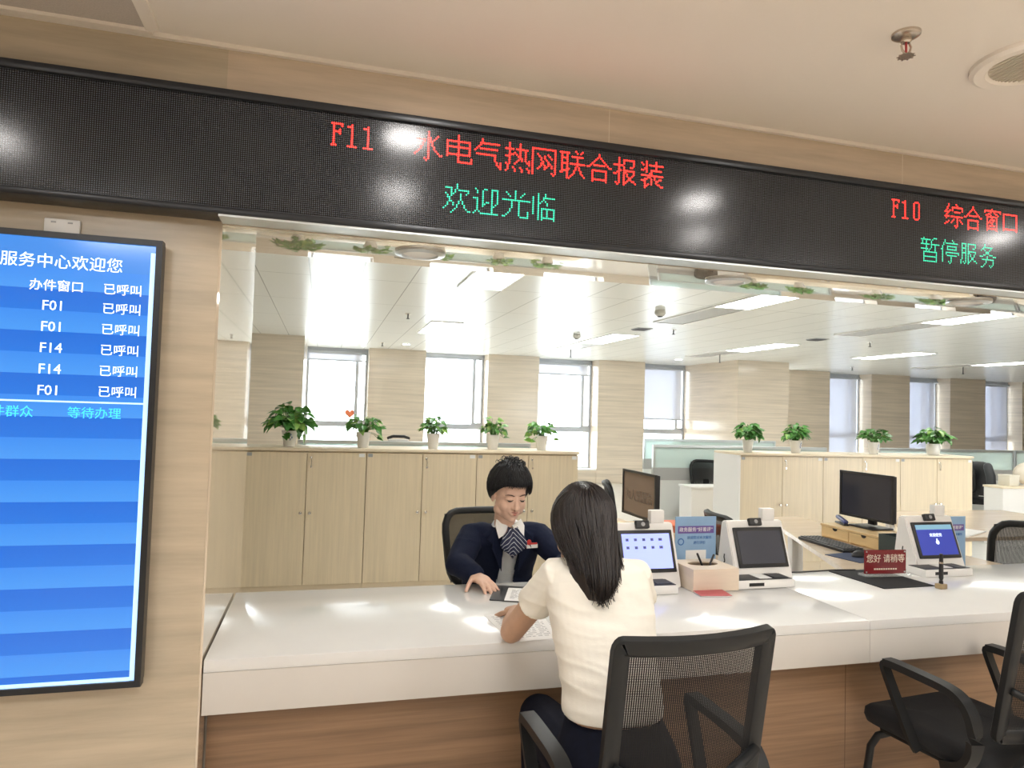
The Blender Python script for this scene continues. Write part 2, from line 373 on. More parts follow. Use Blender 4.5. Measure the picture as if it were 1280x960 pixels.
# ---- ceiling fittings, office
GP = 'light panels in the office ceiling'
def light_panel(x, y, label, L=1.45):
    t = thing('ceiling_light', label, 'ceiling light', (x, y, 2.70), 0, GP)
    B().bx(-.205, .205, -L/2, L/2, -0.012, -0.004).obj('diffuser', M['panel_light'], t)
    f = B(); f.bx(-.225, -.205, -L/2-.02, L/2+.02, -.014, 0); f.bx(.205, .225, -L/2-.02, L/2+.02, -.014, 0); f.bx(-.205, .205, -L/2-.02, -L/2, -.014, 0); f.bx(-.205, .205, L/2, L/2+.02, -.014, 0)
    f.obj('trim_frame', M['white_plastic'], t)
plist = [(1.42, 5.80, 'large square-looking light panel just behind the soffit, over the clerk'), (1.58, 10.0, 'light panel beside a small sprinkler, over the left cabinets'),
         (4.20, 5.80, 'bright panel touching the soffit beside a round dome and grey vent'), (4.27, 10.1, 'light panel behind a small round dome in the ceiling'),
         (6.92, 5.80, 'long light panel below the soffit, third of the front row'), (6.98, 10.0, 'light panel in front of the dark vent by the right pillar'),
         (9.66, 10.0, 'light panel in line with the pillar and the window with a few-leaved plant'), (12.45, 10.0, 'farthest light panel, cut by the photo edge'),
         (9.66, 5.80, 'light panel of the front row outside the photo edge')]
plist += [(x, 3.75, 'added fill light panel over the counter, hidden above the soffit') for x in (1.42,)]  # extra unseen panel, added to brighten the cabinet fronts and counter
for a in plist: light_panel(*a)
vent_m = grid_joints(mat('grey slatted vent', (0.66, 0.66, 0.64), 0.4), (0,), (0.035,), (0.012,), (0.16, 0.16, 0.16))
def vent(x, y, label):
    t = thing('ceiling_vent', label, 'air vent', (x, y, 2.70), 0, 'long slatted vents in the office ceiling')
    B().bx(-.19, .19, -.68, .68, -0.008, 0.0).obj('grille', vent_m, t)
    f = B(); f.bx(-.215, -.19, -.70, .70, -.014, 0); f.bx(.19, .215, -.70, .70, -.014, 0); f.bx(-.19, .19, -.70, -.68, -.014, 0); f.bx(-.19, .19, .68, .70, -.014, 0)
    f.obj('vent_frame', M['white_plastic'], t)
vent(4.20, 7.25, 'long slatted vent beside the round dome near the soffit'); vent(4.27, 11.5, 'slatted vent between the two window piers, behind the smaller dome')
vent(6.98, 11.4, 'dark slatted vent just in front of the pillar'); vent(6.92, 7.25, 'slatted vent running on behind the third front light panel'); vent(12.3, 11.3, 'slatted vent above the two windows with full blinds')
def dome(x, y, label):
    t = thing('ceiling_dome', label, 'detector', (x, y, 2.70), 0, 'round domes on the office ceiling')
    B().lathe([(.055, 0), (.062, -.02), (.060, -.045), (.042, -.066), (.008, -.074)]).obj('housing', mat('beige dome', (.62, .60, .55), .4), t, .6)
    B().lathe([(.03, -.068), (.028, -.076), (.01, -.080)]).obj('lens', M['dark_grey'], t, .6)
dome(3.63, 7.07, 'larger round dome beside the long vent'); dome(3.64, 9.77, 'smaller round dome in front of the light panel over the second cabinets')
def office_sprinkler(x, y, label, h=0.07):
    t = thing('sprinkler_head', label, 'sprinkler', (x, y, 2.70), 0, 'sprinklers in the office ceiling')
    B().lathe([(.035, 0), (.033, -.008), (.012, -.012)]).obj('escutcheon', M['chrome'], t, .6)
    B().lathe([(.008, -.010), (.008, -h+.012), (.022, -h+.006), (.022, -h)]).obj('nozzle', M['dark_grey'], t, .6)
for a in ((0.978, 8.7, 'sprinkler between the two light panels over the clerk'), (4.36, 12.0, 'long sprinkler beside the far vent over the window', .16), (4.604, 8.56, 'sprinkler behind the long vent with the larger dome'),
          (7.15, 11.48, 'long sprinkler hanging by the dark vent near the pillar', .16), (7.84, 8.53, 'sprinkler alone in the ceiling before the fourth light panel'), (11.1, 12.58, 'far sprinkler above the window of the few-leaved plant'),
          (12.5, 11.11, 'long sprinkler at the farthest vent', .16), (0.987, 12.76, 'far sprinkler above the window with the heart sticker')): office_sprinkler(*a)
for x, y, l in ((1.43, 12.82, 'round downlight over the second window pier'), (7.07, 12.91, 'round downlight over the half-down blind')):
    t = thing('ceiling_downlight', l, 'ceiling light', (x, y, 2.70), 0, 'round downlights near the office windows')
    B().lathe([(.085, 0), (.085, -.008), (.07, -.010)]).obj('ring', M['white_plastic'], t, .6); B().lathe([(.068, -.004), (.066, -.012), (.01, -.0125)]).obj('diffuser', M['panel_light'], t, .6)
for x, y, l in ((4.19, 8.69, 'small square vent beside the round dome'), (6.94, 8.56, 'small square vent before the pillar')):
    t = thing('square_vent', l, 'air vent', (x, y, 2.70), 0, 'small square vents in the office ceiling')
    f = B(); f.bx(-.11, .11, -.11, .11, -.010, 0); f.obj('vent_frame', M['grey_plastic'], t)
    f = B(); [f.bx(-.09, .09, -.09+.045*k, -.065+.045*k, -.016, -.010) for k in range(5)]; f.obj('slats', M['dark_grey'], t)
# ---- hall ceiling fittings
t = thing('fire_sprinkler', 'chrome fire sprinkler on the cream ceiling beside the round ceiling speaker', 'sprinkler', (1.453, 1.464, 2.535))
B().lathe([(.036, 0), (.035, -.006), (.028, -.010), (.015, -.011)]).obj('escutcheon', M['sprinkler'], t, .6)
B().lathe([(.013, -.008), (.013, -.022), (.009, -.026)]).obj('body', M['sprinkler'], t, .6)
b = B()
for s in (-1, 1): b.tube([(s*.009, 0, -.022), (s*.016, 0, -.034), (s*.013, 0, -.046), (0, 0, -.058)], .0028, 8)
b.obj('frame_arms', M['sprinkler'], t, .6)
B().tube([(0, 0, -.024), (0, 0, -.052)], .003, 8).obj('bulb', M['red'], t, 3)
b = B(); b.lathe([(.006, -.056), (.018, -.060), (.019, -.062), (.005, -.062)])
for k in range(10): b.box((.018*cos(k*pi/5), .018*sin(k*pi/5), -.062), (.009, .004, .0016), rot=Matrix.Rotation(k*pi/5, 3, 'Z'))
b.obj('deflector', M['sprinkler'], t, .6)
t = thing('ceiling_speaker', 'round white ceiling speaker with a ribbed grille, cut by the photo edge', 'speaker', (1.895, 1.473, 2.535))
B().lathe([(.148, 0), (.147, -.010), (.135, -.018), (.108, -.016), (.100, -.006)], seg=48).obj('ring', M['hall_ceiling'], t, .6)
b = B(); b.lathe([(.101, -.004), (.1, -.007), (.02, -.007)], seg=40)
for k in range(17):
    x = -.088+.011*k; h = math.sqrt(.097**2-x*x); b.bx(x-.002, x+.002, -h, h, -.012, -.006)
b.obj('grille', mat('ribbed beige grille', (.70, .63, .53), .5), t)
t = thing('ceiling_grille', 'grey fabric-like return grille in the ceiling above the dark display end', 'air vent', (-1.1, 1.85, 2.535))
b = B(); b.bx(-1.2, .585, -.5, .225, -.004, 0)
b.obj('grille', mat('grey weave', (.60, .54, .48), .7, var=.15, scale=(200, 200, 4)), t)
b = B(); b.bx(-1.2, .60, .225, .245, -.014, 0); b.bx(.585, .62, -.5, .225, -.012, 0)
b.obj('edge_frame', M['hall_ceiling'], t)
def hall_light(x, y, label, sx=.3, sy=.3):
    t = thing('hall_light', label, 'ceiling light', (x, y, 2.535), 0, 'light panels in the hall ceiling')
    B().bx(-sx, sx, -sy, sy, -0.012, -0.004).obj('diffuser', M['hall_light'], t)
    b = B(); b.bx(-sx-.02, sx+.02, -sy-.02, -sy, -.014, 0); b.bx(-sx-.02, sx+.02, sy, sy+.02, -.014, 0); b.bx(-sx-.02, -sx, -sy, sy, -.014, 0); b.bx(sx, sx+.02, -sy, sy, -.014, 0)
    b.obj('trim_frame', M['white_plastic'], t)
for x, y in ((-1.2, -0.6), (1.1, -0.6), (3.4, -0.6), (5.6, -0.6), (-1.2, -3.0), (1.1, -3.0), (3.4, -3.0), (5.6, -3.0)):
    hall_light(x, y, 'square white light panel in the hall ceiling')
for x, y in ((.26, 1.46), (1.68, 1.15), (.30, .78), (2.0, .6), (3.5, 1.15), (-1.3, .9)):
    t = thing('hall_downlight', 'round recessed downlight in the hall ceiling before the display', 'ceiling light', (x, y, 2.535), 0, 'downlights before the display')
    B().lathe([(.10, 0), (.10, -.008), (.08, -.010)], seg=28).obj('ring', M['white_plastic'], t, .6); B().lathe([(.079, -.004), (.077, -.012), (.01, -.0125)], seg=24).obj('diffuser', M['downlight'], t, .6)
# downlights in the soffit
for x, l in ((.285, 'round downlight in the soffit above the clerk'), (1.43, 'round downlight in the soffit beside the first front light panel'), (2.56, 'round downlight in the soffit under the green display words')):
    t = thing('soffit_downlight', l, 'ceiling light', (x, 2.25, 2.012), 0, 'downlights in the soffit')
    B().lathe([(.083, 0), (.082, -.006), (.06, -.010), (.056, -.003)], seg=36).obj('ring', M['silver'], t, .6)
    B().lathe([(.056, -.002), (.055, -.004), (.01, -.004)], seg=28).obj('lens', M['white_plastic'], t, .6)
GLYPH = {
 '水': (256, 256, 264, 400, 32160, 1472, 2368, 2368, 4384, 4384, 8464, 16648, 33030, 256, 1280, 512),
 '电': (256, 256, 256, 32764, 16644, 16644, 32764, 16644, 16644, 16644, 32764, 16640, 258, 258, 510, 0),
 '气': (2048, 2048, 8188, 4096, 8192, 24568, 32768, 0, 32752, 16, 16, 16, 10, 10, 6, 2),
 '热': (4160, 4160, 4160, 32252, 4168, 4680, 7496, 28872, 4200, 4266, 4358, 20994, 8192, 9284, 8738, 16930),
 '网': (0, 65532, 32772, 32772, 36932, 35108, 34068, 33924, 33348, 34404, 34132, 35220, 37124, 32772, 32788, 32776),
 '联': (68, 64552, 18432, 18940, 30752, 18464, 18464, 31742, 18464, 18512, 19536, 30856, 51336, 2308, 2562, 3072),
 '合': (256, 256, 640, 1088, 2080, 4112, 12264, 49158, 0, 8176, 4112, 4112, 4112, 4112, 8176, 4112),
 '报': (4096, 5112, 4616, 4616, 64520, 4656, 4608, 7160, 13064, 53896, 4752, 4704, 4704, 4760, 21252, 8704),
 '装': (2080, 18464, 11262, 2080, 6176, 27132, 2304, 768, 32766, 1600, 6476, 28976, 4384, 5400, 6150, 4096),
 '欢': (256, 256, 30976, 2812, 2564, 19528, 10304, 12352, 4160, 6304, 9376, 9488, 16656, 33288, 1030, 2048),
 '迎': (0, 17212, 9252, 9252, 1060, 1060, 58404, 9252, 9636, 9768, 9264, 8224, 8224, 20512, 36860, 0),
 '光': (256, 8456, 4368, 2336, 256, 65535, 1088, 1088, 1088, 1088, 2112, 2114, 4162, 8258, 49214, 0),
 '临': (2176, 2176, 18940, 18688, 19072, 19520, 18496, 18432, 19452, 19012, 19012, 19012, 2628, 3068, 2564, 0),
 '综': (4160, 4128, 9214, 8706, 18946, 61688, 8192, 16384, 63486, 16416, 296, 4644, 25634, 32800, 160, 64),
 '窗': (256, 32766, 16962, 3120, 12808, 8176, 4368, 5072, 5264, 6928, 4368, 5840, 4112, 8176, 4112, 0),
 '口': (0, 0, 32760, 16392, 16392, 16392, 16392, 16392, 16392, 16392, 16392, 16392, 32760, 16392, 0, 0),
 '暂': (8248, 65344, 18560, 18560, 65278, 2192, 2192, 64784, 2576, 16376, 8200, 8200, 16376, 8200, 8200, 16376),
 '停': (4160, 4128, 12284, 8192, 18424, 17416, 51192, 16384, 20478, 18434, 18424, 16512, 16512, 16512, 17024, 256),
 '服': (0, 31736, 18952, 18952, 31280, 18944, 19448, 31496, 19088, 19088, 19040, 19040, 35480, 43780, 37376, 0),
 '务': (2048, 2048, 8160, 12352, 18560, 1792, 1792, 6368, 57884, 512, 16368, 1040, 1040, 2064, 4256, 24640),
 'F': (0, 64512, 17408, 16384, 18432, 30720, 18432, 16384, 16384, 16384, 16384, 16384, 57344, 0),
 '1': (0, 8192, 57344, 8192, 8192, 8192, 8192, 8192, 8192, 8192, 8192, 8192, 63488, 0),
 '0': (0, 14336, 17408, 17408, 17408, 17408, 17408, 17408, 17408, 17408, 17408, 17408, 14336, 0),
}
# ================================================================ LED display band
PITCH = 0.0057
def led_screen_mat():
    m = mat('unlit led matrix', (0.006, 0.006, 0.007), 0.17, spec=0.34); nt = m.node_tree; b = nt.nodes['Principled BSDF']; xyz = obj_xyz(nt)
    a = math_node(nt, 'SUBTRACT', math_node(nt, 'FRACT', math_node(nt, 'DIVIDE', xyz[0], PITCH)), 0.5)
    c = math_node(nt, 'SUBTRACT', math_node(nt, 'FRACT', math_node(nt, 'DIVIDE', xyz[2], PITCH)), 0.5)
    d = math_node(nt, 'SQRT', math_node(nt, 'ADD', math_node(nt, 'MULTIPLY', a, a), math_node(nt, 'MULTIPLY', c, c)))
    h = math_node(nt, 'LESS_THAN', d, 0.30)
    mx = nt.nodes.new('ShaderNodeMix'); mx.data_type = 'RGBA'; mx.inputs[6].default_value = (0.006, 0.006, 0.007, 1); mx.inputs[7].default_value = (0.095, 0.105, 0.12, 1)
    nt.links.new(h, mx.inputs[0]); nt.links.new(mx.outputs[2], b.inputs['Base Color'])
    return m
ZS0, ZS1, YL = 2.040, 2.345, 2.030
led = thing('led_display', 'long black dot matrix display band with red and green Chinese words over the counter', 'display', (0, YL, ZS0))
B().bx(-3.0, 6.6, 0.0, 0.02, 0.0, ZS1-ZS0).obj('screen', led_screen_mat(), led)
b = B(); H_ = ZS1-ZS0
YB = YW-YL-.0005; b.bx(-3.03, 6.63, -0.012, YB, H_, H_+.024, .004); b.bx(-3.03, 6.63, -0.012, YB, -0.020, 0.0, .004); b.bx(-3.03, -3.0, -0.012, YB, 0, H_); b.bx(6.6, 6.63, -0.012, YB, 0, H_)
b.bx(-3.0, 6.6, .02, YB, 0, H_)
b.obj('housing', M['black_frame'], led, .6)
B().bx(-.30, 6.63, -0.006, YW-YL-.002, -0.026, -0.0201).obj('silver_edge', M['silver'], led)
def led_line(name, s, xc, zc, m):
    """xc centre of the first glyph; lit diodes as small discs on the diode grid"""
    b = B(); col0 = None; x = None
    for ch in s:
        wide = ch not in 'F10 '; w = 16 if wide else 8
        if col0 is None: col0 = round(xc/PITCH-w/2)
        if ch != ' ':
            rows = GLYPH[ch]; r0 = round((zc-ZS0)/PITCH)+8-(1 if not wide else 0)
            for j, bits in enumerate(rows):
                for i in range(16):
                    if bits >> (15-i) & 1:
                        cx = (col0+i+.5)*PITCH; cz = (r0-j-.5)*PITCH; n = 8; r = PITCH*.44
                        ring = [b.bm.verts.new((cx+r*cos(2*pi*k/n), -.0005, cz+r*sin(2*pi*k/n))) for k in range(n)]; b.bm.faces.new(ring)
        col0 += w
    return b.obj(name, m, led)
led_line('red_lettering', 'F11', 0.014, 2.286, M['led_red']); led_line('red_lettering', '水电气热网联合报装', 0.272, 2.284, M['led_red'])
led_line('green_lettering', '欢迎光临', 0.366, 2.138, M['led_green'])
led_line('red_lettering', 'F10', 1.978, 2.277, M['led_red']); led_line('red_lettering', '综合窗口', 2.240, 2.279, M['led_red'])
led_line('green_lettering', '暂停服务', 2.131, 2.143, M['led_green'])
# ================================================================ queue screen
def tv_mat():
    m = bpy.data.materials.new('blue striped screen'); m.use_nodes = True; nt = m.node_tree; b = nt.nodes['Principled BSDF']
    b.inputs['Base Color'].default_value = (.01, .02, .04, 1); b.inputs['Roughness'].default_value = .12
    z = obj_xyz(nt)[2]
    k = math_node(nt, 'DIVIDE', math_node(nt, 'SUBTRACT', 1.100, z), .0556)
    odd = math_node(nt, 'LESS_THAN', math_node(nt, 'FRACT', math_node(nt, 'DIVIDE', k, 2.0)), 0.5)
    fr = math_node(nt, 'FRACT', k)
    def mix(fac, a, c):
        n = nt.nodes.new('ShaderNodeMix'); n.data_type = 'RGBA'
        for i, v in ((6, a), (7, c)):
            if isinstance(v, tuple): n.inputs[i].default_value = (*v, 1)
            else: nt.links.new(v, n.inputs[i])
        nt.links.new(fac, n.inputs[0]); return n.outputs[2]
    A, C = srgb(78, 160, 250), srgb(40, 124, 232)
    c1 = mix(fr, srgb(34, 114, 226), C); c2 = mix(fr, srgb(64, 146, 246), A)
    col = mix(odd, c1, c2)
    top = math_node(nt, 'GREATER_THAN', z, 1.100)
    col = mix(top, col, srgb(66, 146, 240))
    nt.links.new(col, b.inputs['Emission Color']); b.inputs['Emission Strength'].default_value = 0.97
    return m
tv = thing('queue_screen', 'tall black framed blue queue screen listing called service windows', 'screen', (-0.785, YW, 0.742))
b = B(); b.frame(-.345, .345, 0.0, 1.195, .016, -.062, -.03); b.bx(-.34, .34, -.03, -.001, .005, 1.19)
b.obj('housing', M['black_frame'], tv, .6)
B().bx(-.329, .329, -.055, -.03, .016, 1.179).obj('screen', tv_mat(), tv)
b = B(); b.bx(.316, .3288, -.0562, -.0551, .017, 1.160); b.bx(-.3288, .316, -.0562, -.0551, .0162, .026); b.bx(-.328, .316, -.0562, -.0551, .748, .7525)
b.obj('pale_border', M['tv_edge'], tv)
TXT_Y = -.0555
def tvt(s, x, z, size, m, al='CENTER'): return text(s, size, (x, TXT_Y, z), m, tv, 'screen_lettering', al)
tvt('政务服务中心欢迎您', .250, 1.115, .041, M['text_white'], 'RIGHT')
tvt('办件群众', -.215, 1.052, .032, M['text_cream']); tvt('办件窗口', .096, 1.052, .032, M['text_cream']); tvt('已呼叫', .252, 1.052, .032, M['text_cream'])
for k, s in enumerate(('F01', 'F01', 'F14', 'F14', 'F01')):
    z = 1.0-.0556*k; o = tvt(s, .090, z, .037, M['text_white']); tvt('已呼叫', .252, z, .032, M['text_white'])
tvt('办件群众', -.005, .720, .032, M['text_cyan']); tvt('等待办理', .200, .720, .032, M['text_cyan'])
tvt('请注意查看叫号信息。', .0, .062, .040, M['text_cyan'], 'RIGHT')
t = thing('wall_socket', 'small white socket plate on the wall half hidden above the queue screen', 'socket', (-.700, YW, 1.962))
B().bx(-.043, .043, -.012, -.0005, -.03, .022, .003).obj('plate', M['white_plastic'], t, .6)
b = B(); [b.bx(x-.006, x+.006, -.0130, -.012, .010, .014) for x in (-.02, .02)]; b.obj('slots', M['grey_plastic'], t)
# ================================================================ service counter
ct = thing('service_counter', 'long white stone topped service counter with brown wood front', 'counter', (1.0, 2.5, 0))
def cl(b, x0, x1, y0, y1, z0, z1, bev=0): return b.bx(x0-1.0, x1-1.0, y0-2.5, y1-2.5, z0, z1, bev)
b = B(); cl(b, -.296, 1.9535, YW, 2.845, .745, .78, .003); cl(b, 1.955, 6.9, YW, 2.845, .745, .78, .003); b.obj('worktop', M['white_stone'], ct, .6)
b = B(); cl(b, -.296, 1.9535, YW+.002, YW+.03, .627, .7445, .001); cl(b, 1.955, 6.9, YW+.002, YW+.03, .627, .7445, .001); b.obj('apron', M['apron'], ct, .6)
b = B(); cl(b, -.296, 6.9, 2.235, 2.262, .06, .7449); b.obj('front_panel', grid_joints(M['brown_wood'], (0,), (3.2,), (.003,), (.12, .06, .03), (.954,)), ct)
b = B(); cl(b, -.296, 6.9, 2.25, 2.28, .0, .0599); b.obj('plinth', M['silver'], ct)
b = B(); cl(b, -.296, 6.9, 2.80, 2.835, .55, .7449); b.obj('rear_panel', M['pale_wood'], ct)
for x in (-.25, 1.95, 4.4):
    b = B(); cl(b, x, x+.03, 2.30, 2.80, .0, .7449); b.obj('side_panel', M['pale_wood'], ct)
# ================================================================ cabinets
ZC = 1.145
def cabinet(x0, w, y0, label, group, white_side=False, depth=.45):
    t = thing('storage_cabinet', label, 'cabinet', (x0+w/2, y0+depth/2, 0), 0, group); h = w/2; d = depth/2
    b = B(); b.bx(-h+.001, h-.001, -d+.022, d, .085, ZC); b.obj('body', M['pale_wood'], t)
    B().bx(-h+.001, h-.001, -d+.03, d-.02, 0, .0849).obj('plinth', M['pale_top'], t)
    for s in (-1, 1):
        dr = B().bx(*(sorted((s*.0025, s*(h-.0025)))), -d, -d+.019, .095, ZC-.010, .0015).obj('door', M['pale_wood'], t)
        b = B(); b.lathe([(.006, 0), (.006, .012), (.013, .018), (.011, .026), (.003, .028)], (s*.035, -d, .66), 14, rot=Matrix.Rotation(pi/2, 3, 'X')); b.obj('knob', M['chrome'], dr, .6)
    b = B(); b.lathe([(.009, 0), (.009, .006), (.004, .007)], (.030, -d, ZC-.05), 12, rot=Matrix.Rotation(pi/2, 3, 'X')); b.obj('lock', M['chrome'], t, .6)
    ky = B(); ky.tube([(.030, -d-.007, ZC-.05), (.031, -d-.022, ZC-.055)], .003, 6); ky.tube([(.031, -d-.018, ZC-.055), (.036, -d-.016, ZC-.085), (.034, -d-.012, ZC-.115)], .0025, 6)
    ky.lathe([(.008, 0), (.008, .003)], (.034, -d-.010, ZC-.122), 10, rot=Matrix.Rotation(pi/2, 3, 'X')); ky.obj('hanging_key', M['chrome'], t, .6)
    B().bx(-h+.012, -h+.048, -d-.002, -d-.0002, ZC-.042, ZC-.016).obj('tag', M['grey_plastic'], t)
    B().bx(h-.060, h-.016, -d-.002, -d-.0002, ZC-.044, ZC-.016).obj('label_holder', M['paper'], t)
    if white_side: B().bx(-h-.016, -h, -d-.004, d, 0, ZC).obj('white_side_panel', M['white_plastic'], t)
    return t
GL, GR = 'cabinets of the long row behind the clerk', 'cabinets of the row by the pillar'
cabinet(-.57, .92, 5.70, 'pale wood cabinet next to the mirror jamb, two plants stand on its row end', GL)
cabinet(.35, .91, 5.70, 'pale wood cabinet behind the clerk chair, middle of the row of three', GL)
cabinet(1.26, .91, 5.70, 'pale wood cabinet partly hidden by the clerk hair, at the open end', GL)
tag(B().bx(-.575, 2.175, 5.685, 6.16, ZC, 1.17, .003).obj('cabinet_top', M['pale_top'], smooth=.6), 'pale wood top running over the three cabinets behind the clerk', 'worktop')
cabinet(3.94, .955, 5.93, 'pale wood cabinet with a white end panel, behind the dark terminal', GR, True)
cabinet(4.895, .955, 5.93, 'pale wood cabinet behind the large monitor on the bamboo stand', GR)
cabinet(5.85, .955, 5.93, 'pale wood cabinet at the far end beside the jacket chair', GR)
tag(B().bx(3.93, 6.81, 5.915, 6.39, ZC, 1.168, .003).obj('cabinet_top', M['pale_top'], smooth=.6), 'pale wood top running over the cabinets behind the monitor', 'worktop')
# ================================================================ potted plants
def leaf(b, base, d, n, L, Wd, bend):
    """heart shaped leaf with a folded midrib"""
    d = d.normalized(); s = d.cross(n).normalized(); n = s.cross(d).normalized(); prof = ((0, .05), (.08, .62), (.25, .98), (.5, .86), (.78, .42), (1.0, .0)); L_, C_, R_ = [], [], []
    for t_, w in prof:
        p = base + d*L*t_ - n*bend*L*t_*t_
        C_.append(b.bm.verts.new(p)); 
        if w > .01:
            L_.append(b.bm.verts.new(p + s*w*Wd/2 + n*w*Wd*.16)); R_.append(b.bm.verts.new(p - s*w*Wd/2 + n*w*Wd*.16))
    for i in range(4):
        b.bm.faces.new((C_[i], C_[i+1], L_[i+1], L_[i])); b.bm.faces.new((C_[i+1], C_[i], R_[i], R_[i+1]))
    b.bm.faces.new((C_[4], C_[5], L_[4])); b.bm.faces.new((C_[5], C_[4], R_[4]))
def potted_plant(x, y, z, label, n, spread, height, lsize, seed, pale=.25, round_pot=False, motif=False, trail=0, topr=.062):
    rnd = random.Random(seed); t = thing('potted_plant', label, 'plant', (x, y, z), 0, 'potted pothos on the cabinet tops')
    hp = .128; b = B()
    prof = [(topr*.66, 0), (topr*.70, .004), (topr*.98, hp-.006), (topr*1.02, hp), (topr*.94, hp), (topr*.90, hp-.018)]
    if round_pot: prof = [(topr*.72, 0), (topr*.92, .02), (topr*1.04, .07), (topr*1.04, hp-.02), (topr*1.0, hp-.004), (topr*.93, hp-.004), (topr*.90, hp-.02)]
    b.lathe(prof, seg=28); b.obj('pot', M['white_plastic'], t, .6)
    B().lathe([(topr*.89, hp-.03), (topr*.89, hp-.018), (topr*.3, hp-.012)], seg=20).obj('soil', M['soil'], t, 3)
    st = B(); lf = B(); lp = B()
    for i in range(int(n*1.45)):
        a = rnd.uniform(0, 2*pi); e = rnd.random()**.55; r = spread*1.12*e*rnd.uniform(.8, 1.05)
        top = V((cos(a)*r, sin(a)*r*.85, hp + height*1.28*math.sqrt(max(.04, 1-.86*e*e))*rnd.uniform(.30, 1.06)))
        if i < trail: top = V((cos(a)*spread*.98, sin(a)*spread*.5, hp - rnd.uniform(.02, .05)))
        base = V((cos(a)*topr*.5*rnd.random(), sin(a)*topr*.5*rnd.random(), hp-.018)); mid = (base+top)/2 + V((0, 0, height*.22))
        st.tube([base, base.lerp(mid, .5)+V((0, 0, .01)), mid.lerp(top, .45)+V((0, 0, .004)), top], .0018, 5)
        out = V((cos(a+rnd.uniform(-.7, .7)), sin(a+rnd.uniform(-.7, .7)), rnd.uniform(-.5, .6) - .35*e)); nn = V((rnd.uniform(-.4, .4), rnd.uniform(-.9, .0), 1.0))
        sz = lsize*rnd.uniform(.7, 1.15)
        leaf(lp if rnd.random() < pale else lf, top, out, nn, sz, sz*.78, rnd.uniform(.1, .45))
    st.obj('stems', M['leaf'], t, 3); lf.obj('foliage', M['leaf'], t, 3); lp.obj('pale_foliage', M['leaf_pale'], t, 3)
    if motif:
        m_ = B()
        for k in range(7):
            zz = .055+.010*k*.8; rr = topr*(.70+.30*zz/hp)+.0006; aa = -pi/2+.25+rnd.uniform(-.16, .16); m_.ell((cos(aa)*rr, sin(aa)*rr, zz), (.0045, .002, .004), u=8, v=6)
        m_.obj('printed_motif', M['sign_ink'], t, 3)
    return t
ZT = 1.1705
potted_plant(-.255, 5.83, ZT, 'largest bushy pothos in a white pot, beside the mirror jamb', 74, .145, .16, .088, 1, .2, motif=True, trail=5)
potted_plant(.325, 5.83, ZT, 'pothos in a white pot under the window with the heart sticker', 52, .115, .12, .066, 2, .3, trail=3, topr=.06)
potted_plant(.905, 5.83, ZT, 'neat pothos in a white pot above the clerk chair, before the bright second window', 46, .092, .105, .060, 3, .35, topr=.058)
potted_plant(1.425, 5.83, ZT, 'sparse upright pothos in a white pot right above the clerk head', 36, .105, .11, .062, 4, .45, topr=.058, trail=2)
potted_plant(1.87, 5.83, ZT, 'pothos with a yellowed drooping leaf at the open end of the clerk cabinets', 38, .118, .105, .066, 5, .5, topr=.056, trail=4)
potted_plant(4.10, 6.05, 1.1685, 'dense round pothos in front of the stone pillar', 76, .115, .125, .070, 6, .08, topr=.056)
potted_plant(4.66, 6.05, 1.1685, 'dense pothos in a flower printed pot, in front of the pillar edge', 70, .105, .125, .068, 7, .12, motif=True, topr=.062)
potted_plant(5.62, 6.05, 1.1685, 'loose pothos with few spreading leaves in a flower printed white pot', 44, .135, .11, .075, 8, .15, motif=True, topr=.060)
potted_plant(6.40, 6.05, 1.1685, 'widest pothos in a rounded white pot at the jacket end of the cabinets', 74, .145, .13, .082, 9, .12, round_pot=True, topr=.066)
# ================================================================ chairs
def back_shape(w0, w1, z0, z1, y0, y1, curve, n=9, r=.04):
    """outline of a curved chair back, as points; plan curved so the middle lies further back"""
    def P(u, v):
        w = w0+(w1-w0)*v; return V((u*w/2, y0+(y1-y0)*v - curve*(1-u*u), z0+(z1-z0)*v))
    return P
def net_panel(P, m, parent, name='mesh_back', nu=14, nv=10, w=.42, h=.46, inset=.06):
    bm = bmesh.new(); uvl = bm.loops.layers.uv.new('UVMap'); g = []
    for j in range(nv+1):
        g.append([bm.verts.new(P(-1+inset+(2-2*inset)*i/nu, inset*.6+(1-inset*1.2)*j/nv)) for i in range(nu+1)])
    for j in range(nv):
        for i in range(nu):
            f = bm.faces.new((g[j][i], g[j][i+1], g[j+1][i+1], g[j+1][i]))
            for l, (a, c) in zip(f.loops, ((i, j), (i+1, j), (i+1, j+1), (i, j+1))): l[uvl].uv = (a/nu*w, c/nv*h)
    me = bpy.data.meshes.new(name); bm.to_mesh(me); bm.free()
    me.polygons.foreach_set('use_smooth', [True]*len(me.polygons))
    return link(name, me, m, parent)
